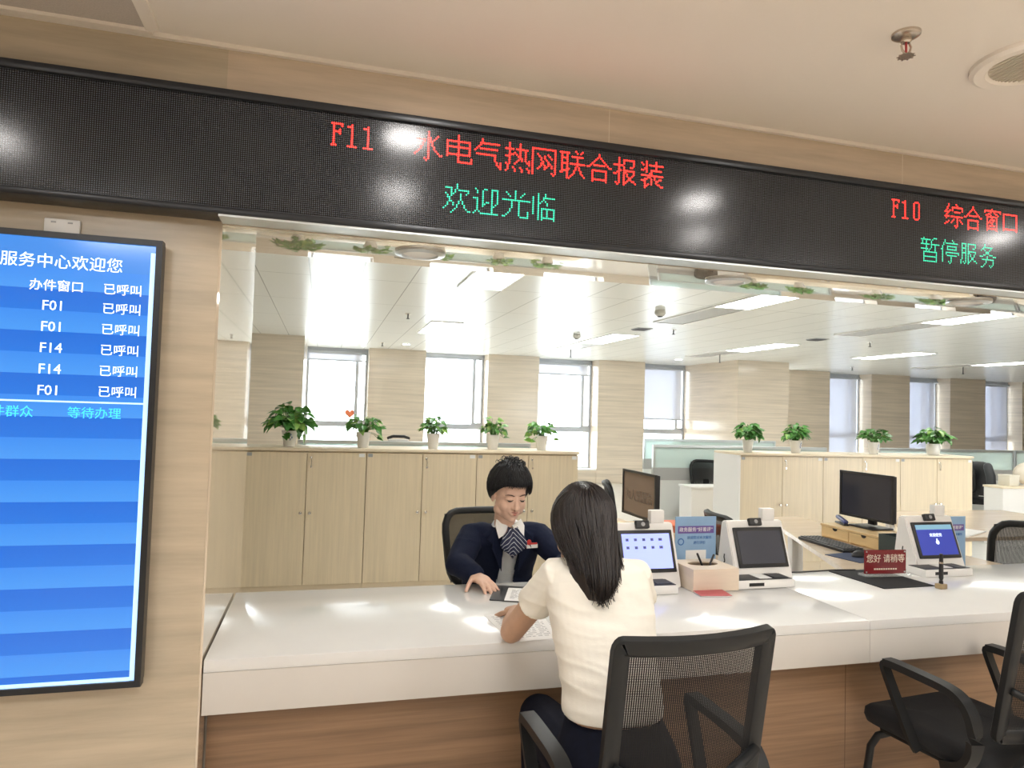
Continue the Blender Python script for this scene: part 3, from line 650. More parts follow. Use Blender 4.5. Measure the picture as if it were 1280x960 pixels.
def back_ring(P, wide, thick, corner=.12, n=10):
    """flat section bar following the outline of a back"""
    path = []; c = corner
    def seg(a, b, k):
        return [V(a).lerp(V(b), i/k) for i in range(k)]
    q = []
    for (cx, cy, a0) in ((1-c, c*.7, -90), (1-c, 1-c*.7, 0), (-1+c, 1-c*.7, 90), (-1+c, c*.7, 180)):
        for k in range(5):
            a = RAD(a0+90*k/4); q.append((cx+c*cos(a), cy+c*.7*sin(a)))
    out = []
    for i in range(len(q)):
        a, b = q[i], q[(i+1) % len(q)]; d = math.hypot((b[0]-a[0])*.22, (b[1]-a[1])*.5); k = max(1, int(d/.05))
        for s in range(k): out.append((a[0]+(b[0]-a[0])*s/k, a[1]+(b[1]-a[1])*s/k))
    pts = [P(u, v) for u, v in out]; n = len(pts); cen = sum(pts, V())/n; b = B(); L = []
    for i in range(n):
        d = (pts[(i+1) % n]-pts[i-1]).normalized(); inw = cen-pts[i]; nrm = d.cross(inw).normalized(); inw = nrm.cross(d).normalized()
        ww = wide
        L.append([b.bm.verts.new(pts[i]+inw*ww*s+nrm*thick*t) for s, t in ((0, -.35), (.12, -.5), (.88, -.5), (1, -.35), (1, .35), (.88, .5), (.12, .5), (0, .35))])
    for i in range(n):
        a, c2 = L[i], L[(i+1) % n]
        for k in range(8): b.bm.faces.new((a[k], a[(k+1) % 8], c2[(k+1) % 8], c2[k]))
    return b
def visitor_chair(label, loc, rz):
    t = thing('visitor_chair', label, 'chair', loc, rz, 'black mesh visitor chairs at the counter')
    # cushion with a soft crown
    b = B(); rs = []
    for z, s in ((.405, .90), (.412, .97), (.435, 1.0), (.458, .99), (.470, .94), (.474, .80), (.476, .4)):
        ring = []
        for k in range(40):
            a = 2*pi*k/40; ca, sa = cos(a), sin(a); e = .28
            ring.append(V((math.copysign(abs(ca)**e, ca)*.235*s, math.copysign(abs(sa)**e, sa)*.235*s+.02, z - .012*max(0, sa)**3)))
        rs.append(ring)
    b.rings(rs).obj('seat', M['black_fabric'], t, 3)
    B().box((0, .0, .395), (.40, .36, .022), .008).obj('seat_pan', M['chair_frame'], t, .6)
    P = back_shape(.43, .435, .53, 1.005, -.235, -.315, .040)
    back_ring(P, .042, .026, .10).obj('back_frame', M['chair_frame'], t, .7)
    net_panel(P, M['net'], t)
    b = B(); b.tube([P(-.9, .36)+V((0, -.01, 0)), P(-.5, .27)+V((0, -.012, 0)), P(0, .23)+V((0, -.014, 0)), P(.5, .27)+V((0, -.012, 0)), P(.9, .36)+V((0, -.01, 0))], .016, 10, flat=.7)
    b.obj('lumbar_bar', M['chair_frame'], t, 3)
    b = B()
    b.strip([(-.12, -.10, .392), (-.12, -.24, .41), (-.10, -.285, .50), (-.08, -.295, .60)], .045, .02, (0, -1, .3)); b.strip([(.12, -.10, .392), (.12, -.24, .41), (.10, -.285, .50), (.08, -.295, .60)], .045, .02, (0, -1, .3)); b.box((0, -.287, .52), (.24, .02, .05), .006)
    b.obj('back_bracket', M['chair_frame'], t, .7)
    for s in (-1, 1):
        b = B(); x = s*.262
        pts = [(s*.235, -.10, .405), (x, -.19, .44), (x+s*.006, -.225, .52), (x+s*.006, -.215, .60), (x+s*.004, -.18, .645), (x, -.13, .660), (x, -.03, .666), (x, .06, .670), (x, .098, .668)]
        b.strip(pts, .042, .024, (0, 0, 1), 2); b.obj('armrest', M['chair_frame'], t, .9)
        b = B(); b.strip([(x, .092, .671), (x, .107, .660), (x, .100, .635), (x-s*.004, .06, .55), (x-s*.010, .015, .45), (s*.235, -.005, .405)], .034, .016, (0, 1, .4), 1); b.obj('arm_strut', M['chair_frame'], t, .7)
        for f in (1, -1):
            b = B(); b.tube([(s*.10, f*.11, .388), (s*.175, f*.155, .388), (s*.205, f*.18, .370), (s*.222, f*.195, .33), (s*.235, f*.235, .012)], .0135, 10, True)
            lg = b.obj('leg', M['chair_frame'], t, 3); B().lathe([(.016, 0), (.018, .006), (.015, .022)], (s*.235, f*.235, 0.0005), 14).obj('foot_glide', M['black_plastic'], lg, .6)
    return t
visitor_chair('black mesh visitor chair the woman in the cream top sits on', (.838, 1.765, 0), RAD(3.5))
visitor_chair('empty black mesh visitor chair at the counter edge under the red sign', (2.205, 1.945, 0), RAD(6))

def office_chair(label, loc, rz, net=None, zt=1.02, z0=.56, tilt=.07, w=.46, group='black swivel chairs of the office'):
    t = thing('office_chair', label, 'chair', loc, rz, group); net = net or M['net']
    b = B(); rs = []
    for z, s in ((.425, .90), (.432, .97), (.455, 1.0), (.480, .99), (.492, .93), (.497, .78), (.499, .4)):
        ring = []
        for k in range(36):
            a = 2*pi*k/36; ca, sa = cos(a), sin(a); e = .42
            ring.append(V((math.copysign(abs(ca)**e, ca)*.24*s, math.copysign(abs(sa)**e, sa)*.23*s+.02, z - .015*max(0, sa)**3)))
        rs.append(ring)
    b.rings(rs).obj('seat', M['black_fabric'], t, 3)
    P = back_shape(w*.86, w, z0, zt, -.235, -.235-tilt, .055)
    back_ring(P, .034, .030, .42).obj('back_frame', M['chair_frame'], t, .9)
    net_panel(P, net, t, inset=.10)
    b = B(); b.strip([(0, -.05, .415), (0, -.26, .42), (0, -.335, .50), (0, -.345, .62), (0, -.335-tilt*.3, .72)], .07, .025, (0, -1, .3)); b.obj('spine', M['chair_frame'], t, .7)
    B().lathe([(.05, .405), (.05, .42), (.03, .40), (.028, .26), (.035, .255), (.035, .11), (.028, .10)], seg=18).obj('gas_column', M['chair_frame'], t, .6)
    for s in (-1, 1):
        b = B(); b.strip([(s*.15, .02, .415), (s*.265, .02, .43), (s*.285, .02, .50), (s*.285, .02, .59)], .05, .018, (s, 0, .2)); b.obj('arm_post', M['chair_frame'], t, .7)
        B().box((s*.285, .01, .602), (.075, .24, .026), .012).obj('armrest', M['black_plastic'], t, .7)
    for k in range(5):
        a = 2*pi*k/5+.3; d = V((cos(a), sin(a), 0)); b = B()
        b.strip([d*.02+V((0, 0, .115)), d*.16+V((0, 0, .105)), d*.30+V((0, 0, .072))], .045, .03, (0, 0, 1)); l = b.obj('base_leg', M['chair_frame'], t, .7)
        c = d*.295; b = B(); b.lathe([(.012, -.02), (.028, -.018), (.030, 0), (.028, .018), (.012, .02)], (c.x, c.y, .0305), 14, rot=Matrix.Rotation(pi/2, 3, 'X')); b.obj('caster', M['black_plastic'], l, .6)
    return t
OC = office_chair('black mesh office chair the clerk in the navy blazer sits on', (.905, 3.44, 0), pi+.17, zt=.965)
dup(OC, (2.50, 3.44, 0), RAD(-99), 'grey looking swivel chair back rising behind the blue card and dark terminal')
dup(OC, (4.02, 3.37, 0), RAD(-15), 'black swivel chair at the photo edge, just above the white counter end')
dup(OC, (4.62, 7.55, 0), RAD(160), 'black chair behind the white desk panel, before the frosted glass')
dup(OC, (2.54, 5.09, 0), RAD(-114), 'swivel chair seen edge-on just behind the monitor with the brown screen')
dup(OC, (9.0, 7.62, 0), RAD(-110), 'far swivel chair with a dark jacket hung over its back')
# ================================================================ office desks and partitions
def desk(poly, label, group='wood topped office desks behind the counter'):
    cx = sum(p[0] for p in poly)/len(poly); cy = sum(p[1] for p in poly)/len(poly)
    t = thing('office_desk', label, 'desk', (cx, cy, 0), 0, group); q = [(x-cx, y-cy) for x, y in poly]
    b = B(); b.prism(q, .715, .74); bmesh.ops.recalc_face_normals(b.bm, faces=b.bm.faces[:]); b.obj('desktop', M['desk_wood'], t)
    for x, y in q:
        xx, yy = x*.86, y*.9; l = B().box((xx, yy, .357), (.05, .05, .714), .004).obj('leg', M['white_plastic'], t, .6)
    return t
desk([(2.56, 2.87), (3.66, 2.87), (3.66, 4.72), (3.36, 4.72), (3.08, 4.07)], 'wood topped desk carrying the keyboard and bamboo monitor stand')
desk([(1.32, 3.42), (2.14, 3.30), (2.14, 4.75), (1.84, 4.75), (1.56, 4.25)], 'wood topped desk under the monitor with the brown screen, behind the lit terminal')
desk([(3.85, 3.74), (6.0, 3.74), (6.0, 4.95), (4.65, 4.95)], 'wood desk beside the blue card, under the black chair at the photo edge')
def monitor(loc, rz, w, h, label, screen_m, lift, stand=True):
    t = thing('monitor', label, 'monitor', loc, rz, 'black desktop monitors')
    b = B(); b.frame(-w/2, w/2, lift, lift+h, .014, -.016, -.004); b.bx(-w/2+.004, w/2-.004, -.004, .018, lift+.004, lift+h-.004, .004); b.bx(-w*.3, w*.3, .018, .04, lift+.05, lift+h-.05, .008)
    b.obj('housing', M['black_plastic'], t, .6)
    B().bx(-w/2+.0135, w/2-.0135, -.010, -.0042, lift+.0135, lift+h-.0135).obj('screen', screen_m, t)
    b = B(); b.box((0, .045, (lift+.10)/2+.01), (.06, .025, lift+.08), .005); b.obj('stand_neck', M['black_plastic'], t, .6)
    b = B(); b.box((0, .03, .006), (.21, .16, .012), .005); b.obj('stand_base', M['black_plastic'], t, .6)
    return t
def riser(x0, y0, label):
    t = thing('monitor_riser', label, 'monitor stand', (x0, y0, .7405), 0, 'bamboo monitor stands'); D, L = .27, .50
    b = B(); b.bx(0, D, -.01, L+.01, .074, .088, .002); b.bx(.004, D, 0, .012, 0, .074); b.bx(.004, D, L-.012, L, 0, .074); b.bx(.004, D, L/2-.006, L/2+.006, 0, .074); b.bx(D-.01, D, 0.012, L-.012, 0, .074); b.bx(.01, D, .0, L, 0, .006)
    b.obj('body', M['riser_wood'], t)
    for k in range(2):
        y = .014+k*(L/2-.006); w = L/2-.022; dr = B().bx(0, .012, y, y+w, .008, .072, .002).obj('drawer', M['riser_wood'], t)
        m = Matrix.Translation(V((-.0015, y+w/2, .072))) @ Matrix.Rotation(pi/2, 4, 'Z') @ Matrix.Rotation(pi/2, 4, 'X')
        B().prism([(.020*cos(a), -.016*sin(a)) for a in [pi*k2/12 for k2 in range(13)]], -.0008, .0015, m).obj('finger_notch', M['dark_gap'], dr)
    return t
riser(3.20, 3.39, 'bamboo monitor stand with two drawers under the large dark monitor'); riser(1.72, 3.56, 'bamboo monitor stand under the brown screen, mostly hidden by the lit terminal')
scr_dark = mat('dark glossy screen', (.035, .038, .055), .12); scr_brown = mat('brownish screen', (.22, .16, .125), .15, spec=.4)
mn = monitor((3.37, 3.68, .829), -pi/2, .45, .295, 'large dark monitor standing on the bamboo drawers', scr_dark, .055)
mn = monitor((1.86, 3.83, .829), -pi/2, .45, .275, 'monitor showing a brownish screen, above the lit terminal', scr_brown, .06)
text('为人民服务', .075, (0, -.0103, .18), mat('dim screen lettering', (.13, .095, .075), .4), mn, 'screen_lettering', 'CENTER')
# keyboard, mouse, pad
t = thing('keyboard', 'black keyboard lying before the bamboo monitor stand', 'keyboard', (3.03, 3.60, .7405), RAD(-90-4))
b = B(); b.box((0, 0, .009), (.44, .15, .018), .005); b.obj('case', M['black_plastic'], t, .6)
b = B()
for r in range(6):
    n = 15 if r not in (0,) else 1
    for k in range(15):
        if r == 0 and 4 < k < 10: continue
        b.box((-.196+.0280*k, -.058+.0230*r, .021), (.022, .018, .007), .002, seg=1)
b.box((0, -.058, .021), (.13, .018, .007), .002); b.obj('keys', M['dark_grey'], t)
t = thing('mouse_pad', 'dark blue mouse pad on the desk edge near the red sign', 'mouse pad', (2.90, 3.26, .7405), RAD(10))
B().box((0, 0, .0015), (.19, .23, .003), .001).obj('cloth', mat('dark blue cloth', (.04, .055, .11), .8), t)
t = thing('computer_mouse', 'black mouse resting on the dark blue mouse pad', 'mouse', (2.955, 3.28, .7440), RAD(-75))
b = B(); b.ell((0, 0, .004), (.031, .056, .030)); bmesh.ops.bisect_plane(b.bm, geom=b.bm.verts[:]+b.bm.edges[:]+b.bm.faces[:], plane_co=(0, 0, 0), plane_no=(0, 0, 1), clear_inner=True); b.obj('shell', M['black_plastic'], t, 3)
B().box((0, .030, .030), (.008, .020, .010), .003).obj('wheel', M['dark_grey'], t, .6)
t = thing('pen_holder', 'dark square pen holder at the near end of the bamboo stand', 'pen holder', (3.16, 3.24, .7405), 0)
b = B(); b.bx(-.055, .055, -.06, -.055, 0, .125); b.bx(-.055, .055, .055, .06, 0, .125); b.bx(-.055, -.05, -.055, .055, 0, .125); b.bx(.05, .055, -.055, .055, 0, .125); b.bx(-.05, .05, -.055, .055, 0, .005); b.bx(-.05, .05, -.003, .003, .005, .11)
b.obj('box', mat('dark green grey plastic', (.05, .07, .07), .3), t)
t = thing('stapler', 'blue and black stapler lying on the bamboo stand', 'stapler', (3.31, 3.83, .829), RAD(70))
B().box((0, 0, .006), (.15, .035, .012), .004).obj('base', M['black_plastic'], t, .6); B().box((.0, 0, .032), (.15, .03, .022), .008, Matrix.Rotation(RAD(-8), 3, 'Y')).obj('arm', mat('navy plastic', (.04, .05, .18), .35), t, .6)
t = thing('desk_notepad', 'white note sheets on the wood desk by the blue card', 'paper', (4.36, 3.96, .7405), RAD(25))
B().box((0, 0, .004), (.42, .30, .008)).obj('sheets', M['paper'], t)
t = thing('file_box', 'flat orange red file box on the stand behind the blue card', 'file box', (2.385, 4.14, 0.7405), RAD(-5))
B().bx(-.17, .17, -.12, .12, 0, .045, .004).obj('box', mat('orange red board', (.62, .14, .06), .5), t, .6); B().bx(-.172, .172, -.122, .122, .045, .06, .003).obj('lid', mat('orange red lid', (.66, .16, .07), .5), t, .6)
# partitions
def partition(x0, x1, y, zt, label, band=True):
    t = thing('desk_partition', label, 'partition', ((x0+x1)/2, y, 0), 0, 'glass topped office partitions'); w = (x1-x0)/2
    B().bx(-w, w, -.02, .02, 0.0, .70).obj('lower_panel', mat('pale grey panel', (.72, .73, .70), .5), t)
    B().bx(-w, w, -.024, .024, .70, .855, .002).obj('grey_band', mat('grey fabric band', (.42, .42, .41), .7), t)
    B().bx(-w+.02, w-.02, -.004, .004, .855, zt-.035).obj('frosted_pane', M['frost'], t)
    b = B(); b.bx(-w, w, -.025, .025, zt-.035, zt, .003); b.bx(-w, -w+.025, -.022, .022, .855, zt-.035); b.bx(w-.025, w, -.022, .022, .855, zt-.035); b.obj('frame', M['silver'], t)
    return t
partition(4.02, 6.6, 7.95, 1.145, 'frosted glass partition with a grey band, behind the black chair and white desk panel')
partition(7.55, 10.0, 8.05, 1.150, 'pale green glass partition behind the jacket chair'); partition(10.03, 13.0, 8.05, 1.150, 'pale green glass partition beyond the post, at the photo edge')
partition(-.25, 2.3, 7.6, 1.145, 'glass partition whose rail shows along the left cabinet tops')
partition(4.7, 7.0, 9.6, 1.16, 'glass partition whose rail shows behind the plants by the pillar')
def white_desk(x0, x1, y0, y1, label, zt=.725):
    t = thing('white_desk', label, 'desk', ((x0+x1)/2, (y0+y1)/2, 0), 0, 'white panelled desks further back'); w, d = (x1-x0)/2, (y1-y0)/2
    B().bx(-w-.01, w+.01, -d-.01, d+.01, zt-.025, zt, .002).obj('desktop', M['pale_top'] if x0 > 6 else M['white_plastic'], t, .6)
    B().bx(-w, w, -d, -d+.02, 0, zt-.0251).obj('front_panel', M['white_plastic'], t)
    B().bx(-w, -w+.02, -d+.02, d, 0, zt-.0251).obj('side_panel', M['white_plastic'], t); B().bx(w-.02, w, -d+.02, d, 0, zt-.0251).obj('side_panel', M['white_plastic'], t)
    return t
white_desk(4.02, 5.3, 6.98, 7.25, 'white desk panel before the black chair and frosted glass'); white_desk(8.29, 9.9, 6.8, 7.06, 'white desk with a wood edge under the cream cushion', .745)
# things at the far edges
t = thing('cushion', 'cream cushion on the white desk at the photo edge', 'cushion', (8.93, 6.96, .7495))
b = B(); b.ell((0, 0, .15), (.26, .10, .15), u=28, v=18); b.obj('cover', mat('cream linen', (.72, .66, .56), .9, bump=.3, scale=(40, 40, 40)), t, 3)
B().tube([(.258*cos(a), 0, .15+.148*sin(a)) for a in [2*pi*k/32 for k in range(33)]], .006, 6).obj('piping', mat('cream piping', (.66, .60, .50), .9), t, 3)
t = thing('storage_carton', 'small cream carton under the cream cushion edge on the white desk', 'box', (8.53, 6.94, .7455))
B().bx(-.08, .08, -.10, .06, 0, .12, .004).obj('carton', mat('cream board', (.72, .68, .58), .7), t, .6); B().bx(-.083, .083, -.103, .063, .12, .14, .003).obj('lid', mat('cream board lid', (.76, .72, .62), .7), t, .6)
# jacket over the far chair
t = thing('jacket', 'dark padded jacket draped over the back of the far chair', 'jacket', (8.80, 7.56, .45), RAD(-110))
b = B()
for z, w, d, y in ((.0, .17, .05, .02), (.10, .20, .07, .0), (.25, .22, .07, -.01), (.40, .22, .065, 0), (.50, .20, .06, .01), (.545, .15, .05, .015)):
    pass
rs = []
for z, w, d, y in ((.10, .19, .050, .0), (.20, .215, .062, 0), (.36, .225, .060, 0), (.48, .215, .055, .0), (.545, .17, .042, .005), (.56, .08, .02, .005)):
    rs.append([V((w*cos(a)*(1+.03*sin(9*a+z*30)), y+d*sin(a)*(1+.10*sin(7*a+z*25)), z)) for a in [2*pi*k/36 for k in range(36)]])
b.rings(rs); b.obj('body', mat('black puffer cloth', (.022, .022, .026), .55, bump=.5, scale=(30, 30, 60), var=.4), t, 3)
for s in (-1, 1):
    b = B(); b.tube([(s*.19, 0, .50), (s*.235, .01, .38), (s*.24, .02, .22), (s*.225, .05, .08), (s*.21, .06, .02)], [.055, .058, .054, .048, .042], 14, True); b.obj('sleeve', M['dark_grey'], t, 3)
t = thing('desk_telephone', 'black handset phone showing behind the left cabinet tops, beside the third plant', 'telephone', (.80, 7.35, 0.0))
t.location.z = 1.1465; t.location.y = 7.6
b = B(); b.box((0, 0, .012), (.22, .04, .024), .008); b.obj('base', M['white_plastic'], t, .6)
b = B(); b.tube([(-.11, 0, .034), (-.06, 0, .052), (.06, 0, .052), (.11, 0, .034)], .016, 10, True); b.obj('handset', M['black_plastic'], t, 3)
# ================================================================ things on the counter
ZK = .7805
def terminal(x, y, label, screen_m, lit=None):
    """white service terminal: leaning screen, camera on the header, card reader at the foot"""
    t = thing('service_terminal', label, 'terminal', (x, y, ZK), 0, 'white service terminals on the counter'); D = .19
    m = Matrix.Rotation(pi/2, 4, 'Z') @ Matrix.Rotation(pi/2, 4, 'X')   # profile in YZ, extruded along X
    prof = [(.09, 0), (.245, 0), (.255, .012), (.222, .245), (.212, .257), (.182, .257), (.100, .030)]
    b = B(); b.prism(prof, -.085, .205, m); bmesh.ops.recalc_face_normals(b.bm, faces=b.bm.faces[:]); bmesh.ops.bevel(b.bm, geom=b.bm.edges[:], offset=.004, segments=2, affect='EDGES'); b.obj('housing', M['white_plastic'], t, .6)
    up = V((0, .082, .227)).normalized(); nrm = V((0, -up.z, up.y)); o = V((.064, .100, .030)); R3 = Matrix((V((1, 0, 0)), -nrm, up)).transposed()
    def onface(u, v, d): return o + V((u, 0, 0)) + up*v + nrm*d
    b = B(); b.box(onface(0, .122, .004), (.252, .010, .178), .003, R3); b.obj('bezel', M['black_plastic'], t, .6)
    B().box(onface(0, .122, .0093), (.222, .002, .146), 0, R3).obj('screen', screen_m, t)
    c = B(); c.box(onface(-.008, .235, .006), (.062, .022, .034), .004, R3); cam = c.obj('camera_module', M['black_plastic'], t, .6)
    c = B(); c.lathe([(.009, 0), (.009, .003), (.004, .004)], onface(-.008, .235, .0165), 16, rot=R3 @ Matrix.Rotation(pi/2, 3, 'X')); c.obj('lens', M['grey_plastic'], cam, .6)
    B().bx(.10, .165, .180, .212, .2575, .312, .004).obj('top_reader', M['white_plastic'], t, .6)
    b = B(); b.bx(-.140, .140, 0.0, .115, 0, .034, .003); b.obj('reader_base', M['white_plastic'], t, .6)
    B().bx(-.134, .134, .008, .108, .0341, .0362, .0008).obj('reader_top', M['black_plastic'], t)
    B().bx(-.020, .040, .020, .098, .0363, .038).obj('id_card_zone', M['paper'], t); b = B(); b.bx(.055, .120, .020, .098, .0363, .0385); b.obj('fingerprint_pad', M['dark_grey'], t)
    b = B(); b.frame(.075, .105, .036, .037, .0003, .05, .08); b.obj('pad_ring', M['silver'], t)
    B().bx(-.085, -.012, -.0008, .002, .010, .024).obj('card_slot', M['black_plastic'], t)
    b = B(); b.tube([(-.0855, .19, .11), (-.0865, .192, .095), (-.0865, .186, .080), (-.0865, .194, .066)], .003, 6); b.obj('side_mark', M['dark_grey'], t)
    b = B(); b.tube([(.2052, .17, .17), (.212, .172, .12), (.210, .175, .05)], .006, 8, True); b.obj('stylus', M['black_plastic'], t, 3)
    if lit: lit(t, onface, R3)
    return t
rot_face = None
def icons(t, onface, R3):
    q = R3.to_4x4() @ Matrix.Rotation(pi/2, 4, 'X')
    b = B()
    for r in range(2):
        for k in range(5):
            u = -.088+.0385*k; v = .170-.033*r
            b.box(onface(u, v, .0106), (.013 if k != 4 else .016, .0006, .011), .0, R3)
    b.obj('screen_icons', mat('screen icons', (.10, .12, .30), .5), t)
def waves(t, onface, R3):
    b = B(); b.box(onface(0, .185, .0106), (.222, .0006, .024), 0, R3); b.obj('screen_header', emit('pale header', (.16, .32, .42), .8), t)
    b = B(); b.lathe([(.010, 0), (.010, .0006)], onface(0, .110, .0106), 16, rot=R3 @ Matrix.Rotation(pi/2, 3, 'X')); b.tube([onface(0, .118, .0108), onface(0, .128, .0108)], .003, 6); b.obj('screen_emblem', M['text_white'], t)
    o = text('欢迎使用', .019, onface(0, .145, .0106), M['text_white'], t, 'screen_lettering', 'CENTER'); o.rotation_euler = (R3 @ Matrix.Rotation(pi/2, 3, 'X')).to_euler()
terminal(1.283, 2.56, 'white terminal with a lit lavender screen of icons, beside the woman', emit('lavender screen', srgb(150, 165, 250), .95), icons)
terminal(1.855, 2.585, 'white terminal with a dark blank screen, beside the tan box', mat('blank grey blue screen', (.055, .062, .085), .15))
terminal(2.90, 2.645, 'white terminal with a deep blue lit screen, behind the pen holder', emit('deep blue screen', srgb(36, 50, 140), 1.0), waves)
def card_sign(x, y, label, rz, zb=ZK):
    t = thing('printed_card_sign', label, 'sign', (x, y, zb), rz, 'blue printed card signs'); w = .205; h = .272
    B().bx(-w/2, w/2, -.003, .003, .006, h, .001).obj('card', M['sign_blue'], t); B().bx(-w/2, w/2, -.028, .028, 0, .006, .002).obj('foot', M['acrylic'], t)
    b = B(); b.bx(-w/2+.012, w/2-.012, -.0042, -.0031, h-.075, h-.042); b.obj('header', M['sign_header'], t)
    text('政务服务“好差评”', .0215, (0, -.0045, h-.059), M['paper'], t, 'header_lettering', 'CENTER')
    text('欢迎您对本次服务', .0155, (.018, -.0035, h-.095), M['sign_ink'], t, 'lettering', 'CENTER'); text('进行评价', .0155, (.018, -.0035, h-.118), M['sign_ink'], t, 'lettering', 'CENTER')
    b = B(); b.lathe([(.016, 0), (.016, .0005), (.011, .0005), (.011, 0)], (-.075, -.0033, h-.112), 20, rot=Matrix.Rotation(pi/2, 3, 'X'), cap=False); b.obj('emblem', M['sign_ink'], t)
    B().bx(-.05, .052, -.0042, -.0031, .018, .122).obj('white_square', M['paper'], t)
card_sign(1.645, 2.815, 'blue printed card standing behind the tan box', 0); card_sign(3.250, 2.965, 'blue printed card on the desk behind the deep blue terminal', 0, .7405)
# tan box with pens on cords
t = thing('pen_box', 'tan slotted box holding black pens, in front of the blue card', 'box', (1.605, 2.672, ZK))
b = B(); w, d, h = .107, .098, .085
b.bx(-w, w, -d, -d+.008, 0, h); b.bx(-w, w, d-.008, d, 0, h); b.bx(-w, -w+.008, -d+.008, d-.008, 0, h); b.bx(w-.008, w, -d+.008, d-.008, 0, h); b.bx(-w+.008, w-.008, -d+.008, d-.008, 0, .006)
b.obj('box', M['box_tan'], t)
b = B(); q = 32
rs = []
for zz in (h, h+.006):
    for sx, sy, sq in ((w, d, 1), (.070, .042, 0)):
        ring = []
        for k in range(q):
            a = 2*pi*k/q; m_ = max(abs(cos(a)), abs(sin(a))) if sq else 1; ring.append(V((sx*cos(a)/m_, .012*(1-sq)+sy*sin(a)/m_, zz)))
        rs.append(ring)
L4 = [[b.bm.verts.new(p) for p in r] for r in rs]
for i, j in ((0, 1), (1, 3), (3, 2), (2, 0)):
    for k in range(q): b.bm.faces.new((L4[i][k], L4[i][(k+1) % q], L4[j][(k+1) % q], L4[j][k]))
b.obj('slotted_top', M['box_tan'], t)
for x, y, a, l in ((.055, .03, -22, 'black pen leaning left out of the tan box'), (.030, .035, 30, 'black pen leaning right out of the tan box')):
    p = thing('pen', l, 'pen', (1.585+x, 2.66+y, ZK+.012), 0, 'pens in the tan box'); d_ = V((sin(RAD(a)), .15, cos(RAD(a)))).normalized()
    B().tube([d_*.0, d_*.012], [.0015, .0045], 8).obj('tip', M['silver'], p, 3); B().tube([d_*.012, d_*.125], .0048, 10, True).obj('barrel', M['black_plastic'], p, 3)
t = thing('red_booklet', 'small red booklet lying before the tan box', 'booklet', (1.56, 2.535, ZK), RAD(-8))
B().box((0, 0, .0025), (.128, .088, .005), .001).obj('pages', M['paper'], t); b = B(); b.box((0, 0, .0058), (.134, .094, .0016), .0005); b.obj('cover', M['booklet'], t)
# mat, red sign, pen in stand
t = thing('desk_mat', 'black leather writing mat under the red sign', 'mat', (2.515, 2.662, ZK), RAD(1.5))
B().box((0, 0, .0015), (.285, .33, .003), .001).obj('sheet', M['black_fabric'], t)
t = thing('table_sign', 'maroon acrylic sign reading please wait in Chinese, on the black mat', 'sign', (2.578, 2.70, ZK+.0034), RAD(-4))
B().box((0, 0, .005), (.245, .055, .010), .002).obj('foot', M['acrylic'], t); B().bx(-.110, .110, -.004, .004, .0101, .120, .001).obj('plate', M['maroon'], t)
text('您好 请稍等', .041, (0, -.0045, .078), M['gold_ink'], t, 'lettering', 'CENTER', sx=.95)
b = B(); [b.bx(-.062+.0125*k, -.053+.0125*k, -.0048, -.0041, .028, .035) for k in range(10)]; b.obj('small_print', M['gold_ink'], t)
b = B(); [b.lathe([(.0035, 0), (.0035, .002)], (x, -.004, z), 10, rot=Matrix.Rotation(pi/2, 3, 'X')) for x in (-.102, .102) for z in (.018, .112)]; b.obj('corner_studs', M['silver'], t)
t = thing('pen_stand', 'small bronze pen stand at the corner of the black mat', 'pen stand', (2.652, 2.462, ZK), RAD(8))
B().box((0, 0, .011), (.042, .032, .022), .004).obj('base', mat('bronze block', (.45, .34, .20), .4, metal=.4), t, .6); B().lathe([(.009, .022), (.008, .034), (.006, .036)], seg=14).obj('socket', M['black_plastic'], t, .6)
p = thing('desk_pen', 'black pen standing upright in the bronze stand', 'pen', (2.652, 2.462, ZK+.0365), 0)
B().lathe([(.006, 0), (.0095, .01), (.0090, .07), (.0070, .115)], seg=12).obj('barrel', M['black_plastic'], p, .6); B().lathe([(.0093, .072), (.0088, .080)], seg=12).obj('ring', M['chrome'], p, .6)
t = thing('black_cable', 'thin black cable lying on the counter behind the card reader', 'cable', (2.40, 2.83, ZK))
B().tube([(-.38, .0, .004), (-.2, -.012, .004), (0, .004, .004), (.12, -.006, .004)], .0035, 8, True).obj('sheath', M['black_plastic'], t, 3)
# papers in front of the woman
def paper(x, y, rz, label, lines, w=.21, d=.297, z=ZK, seed=0):
    rnd = random.Random(seed); t = thing('paper_form', label, 'paper', (x, y, z), rz, 'paper forms on the counter')
    B().box((0, 0, .0006), (w, d, .0010)).obj('sheet', M['paper'], t); b = B()
    for k in range(lines):
        yy = d/2-.03-k*(d-.05)/lines; xx = -w/2+.018
        while xx < w/2-.03:
            l = rnd.uniform(.008, .03); b.box((xx+l/2, yy, .00125), (l, .0032, .0003)); xx += l+rnd.uniform(.003, .012)
    b.obj('printed_lines', M['ink'], t)
paper(.690, 2.262, RAD(4), 'printed form under the elbow of the woman', 15, seed=1)
paper(.86, 2.29, RAD(-6), 'printed form in front of the woman, mostly behind her', 15, z=ZK+.0016, seed=2)
t = thing('writing_pad', 'dark grey leather writing pad under the clerk hand', 'writing pad', (.815, 2.635, ZK), RAD(-20)); B().box((0, 0, .0025), (.30, .22, .005), .002).obj('pad', M['dark_grey'], t, .6)
paper(.800, 2.615, RAD(-20), 'white sheet lying on the dark grey writing pad', 10, w=.17, d=.19, z=ZK+.0055, seed=3)
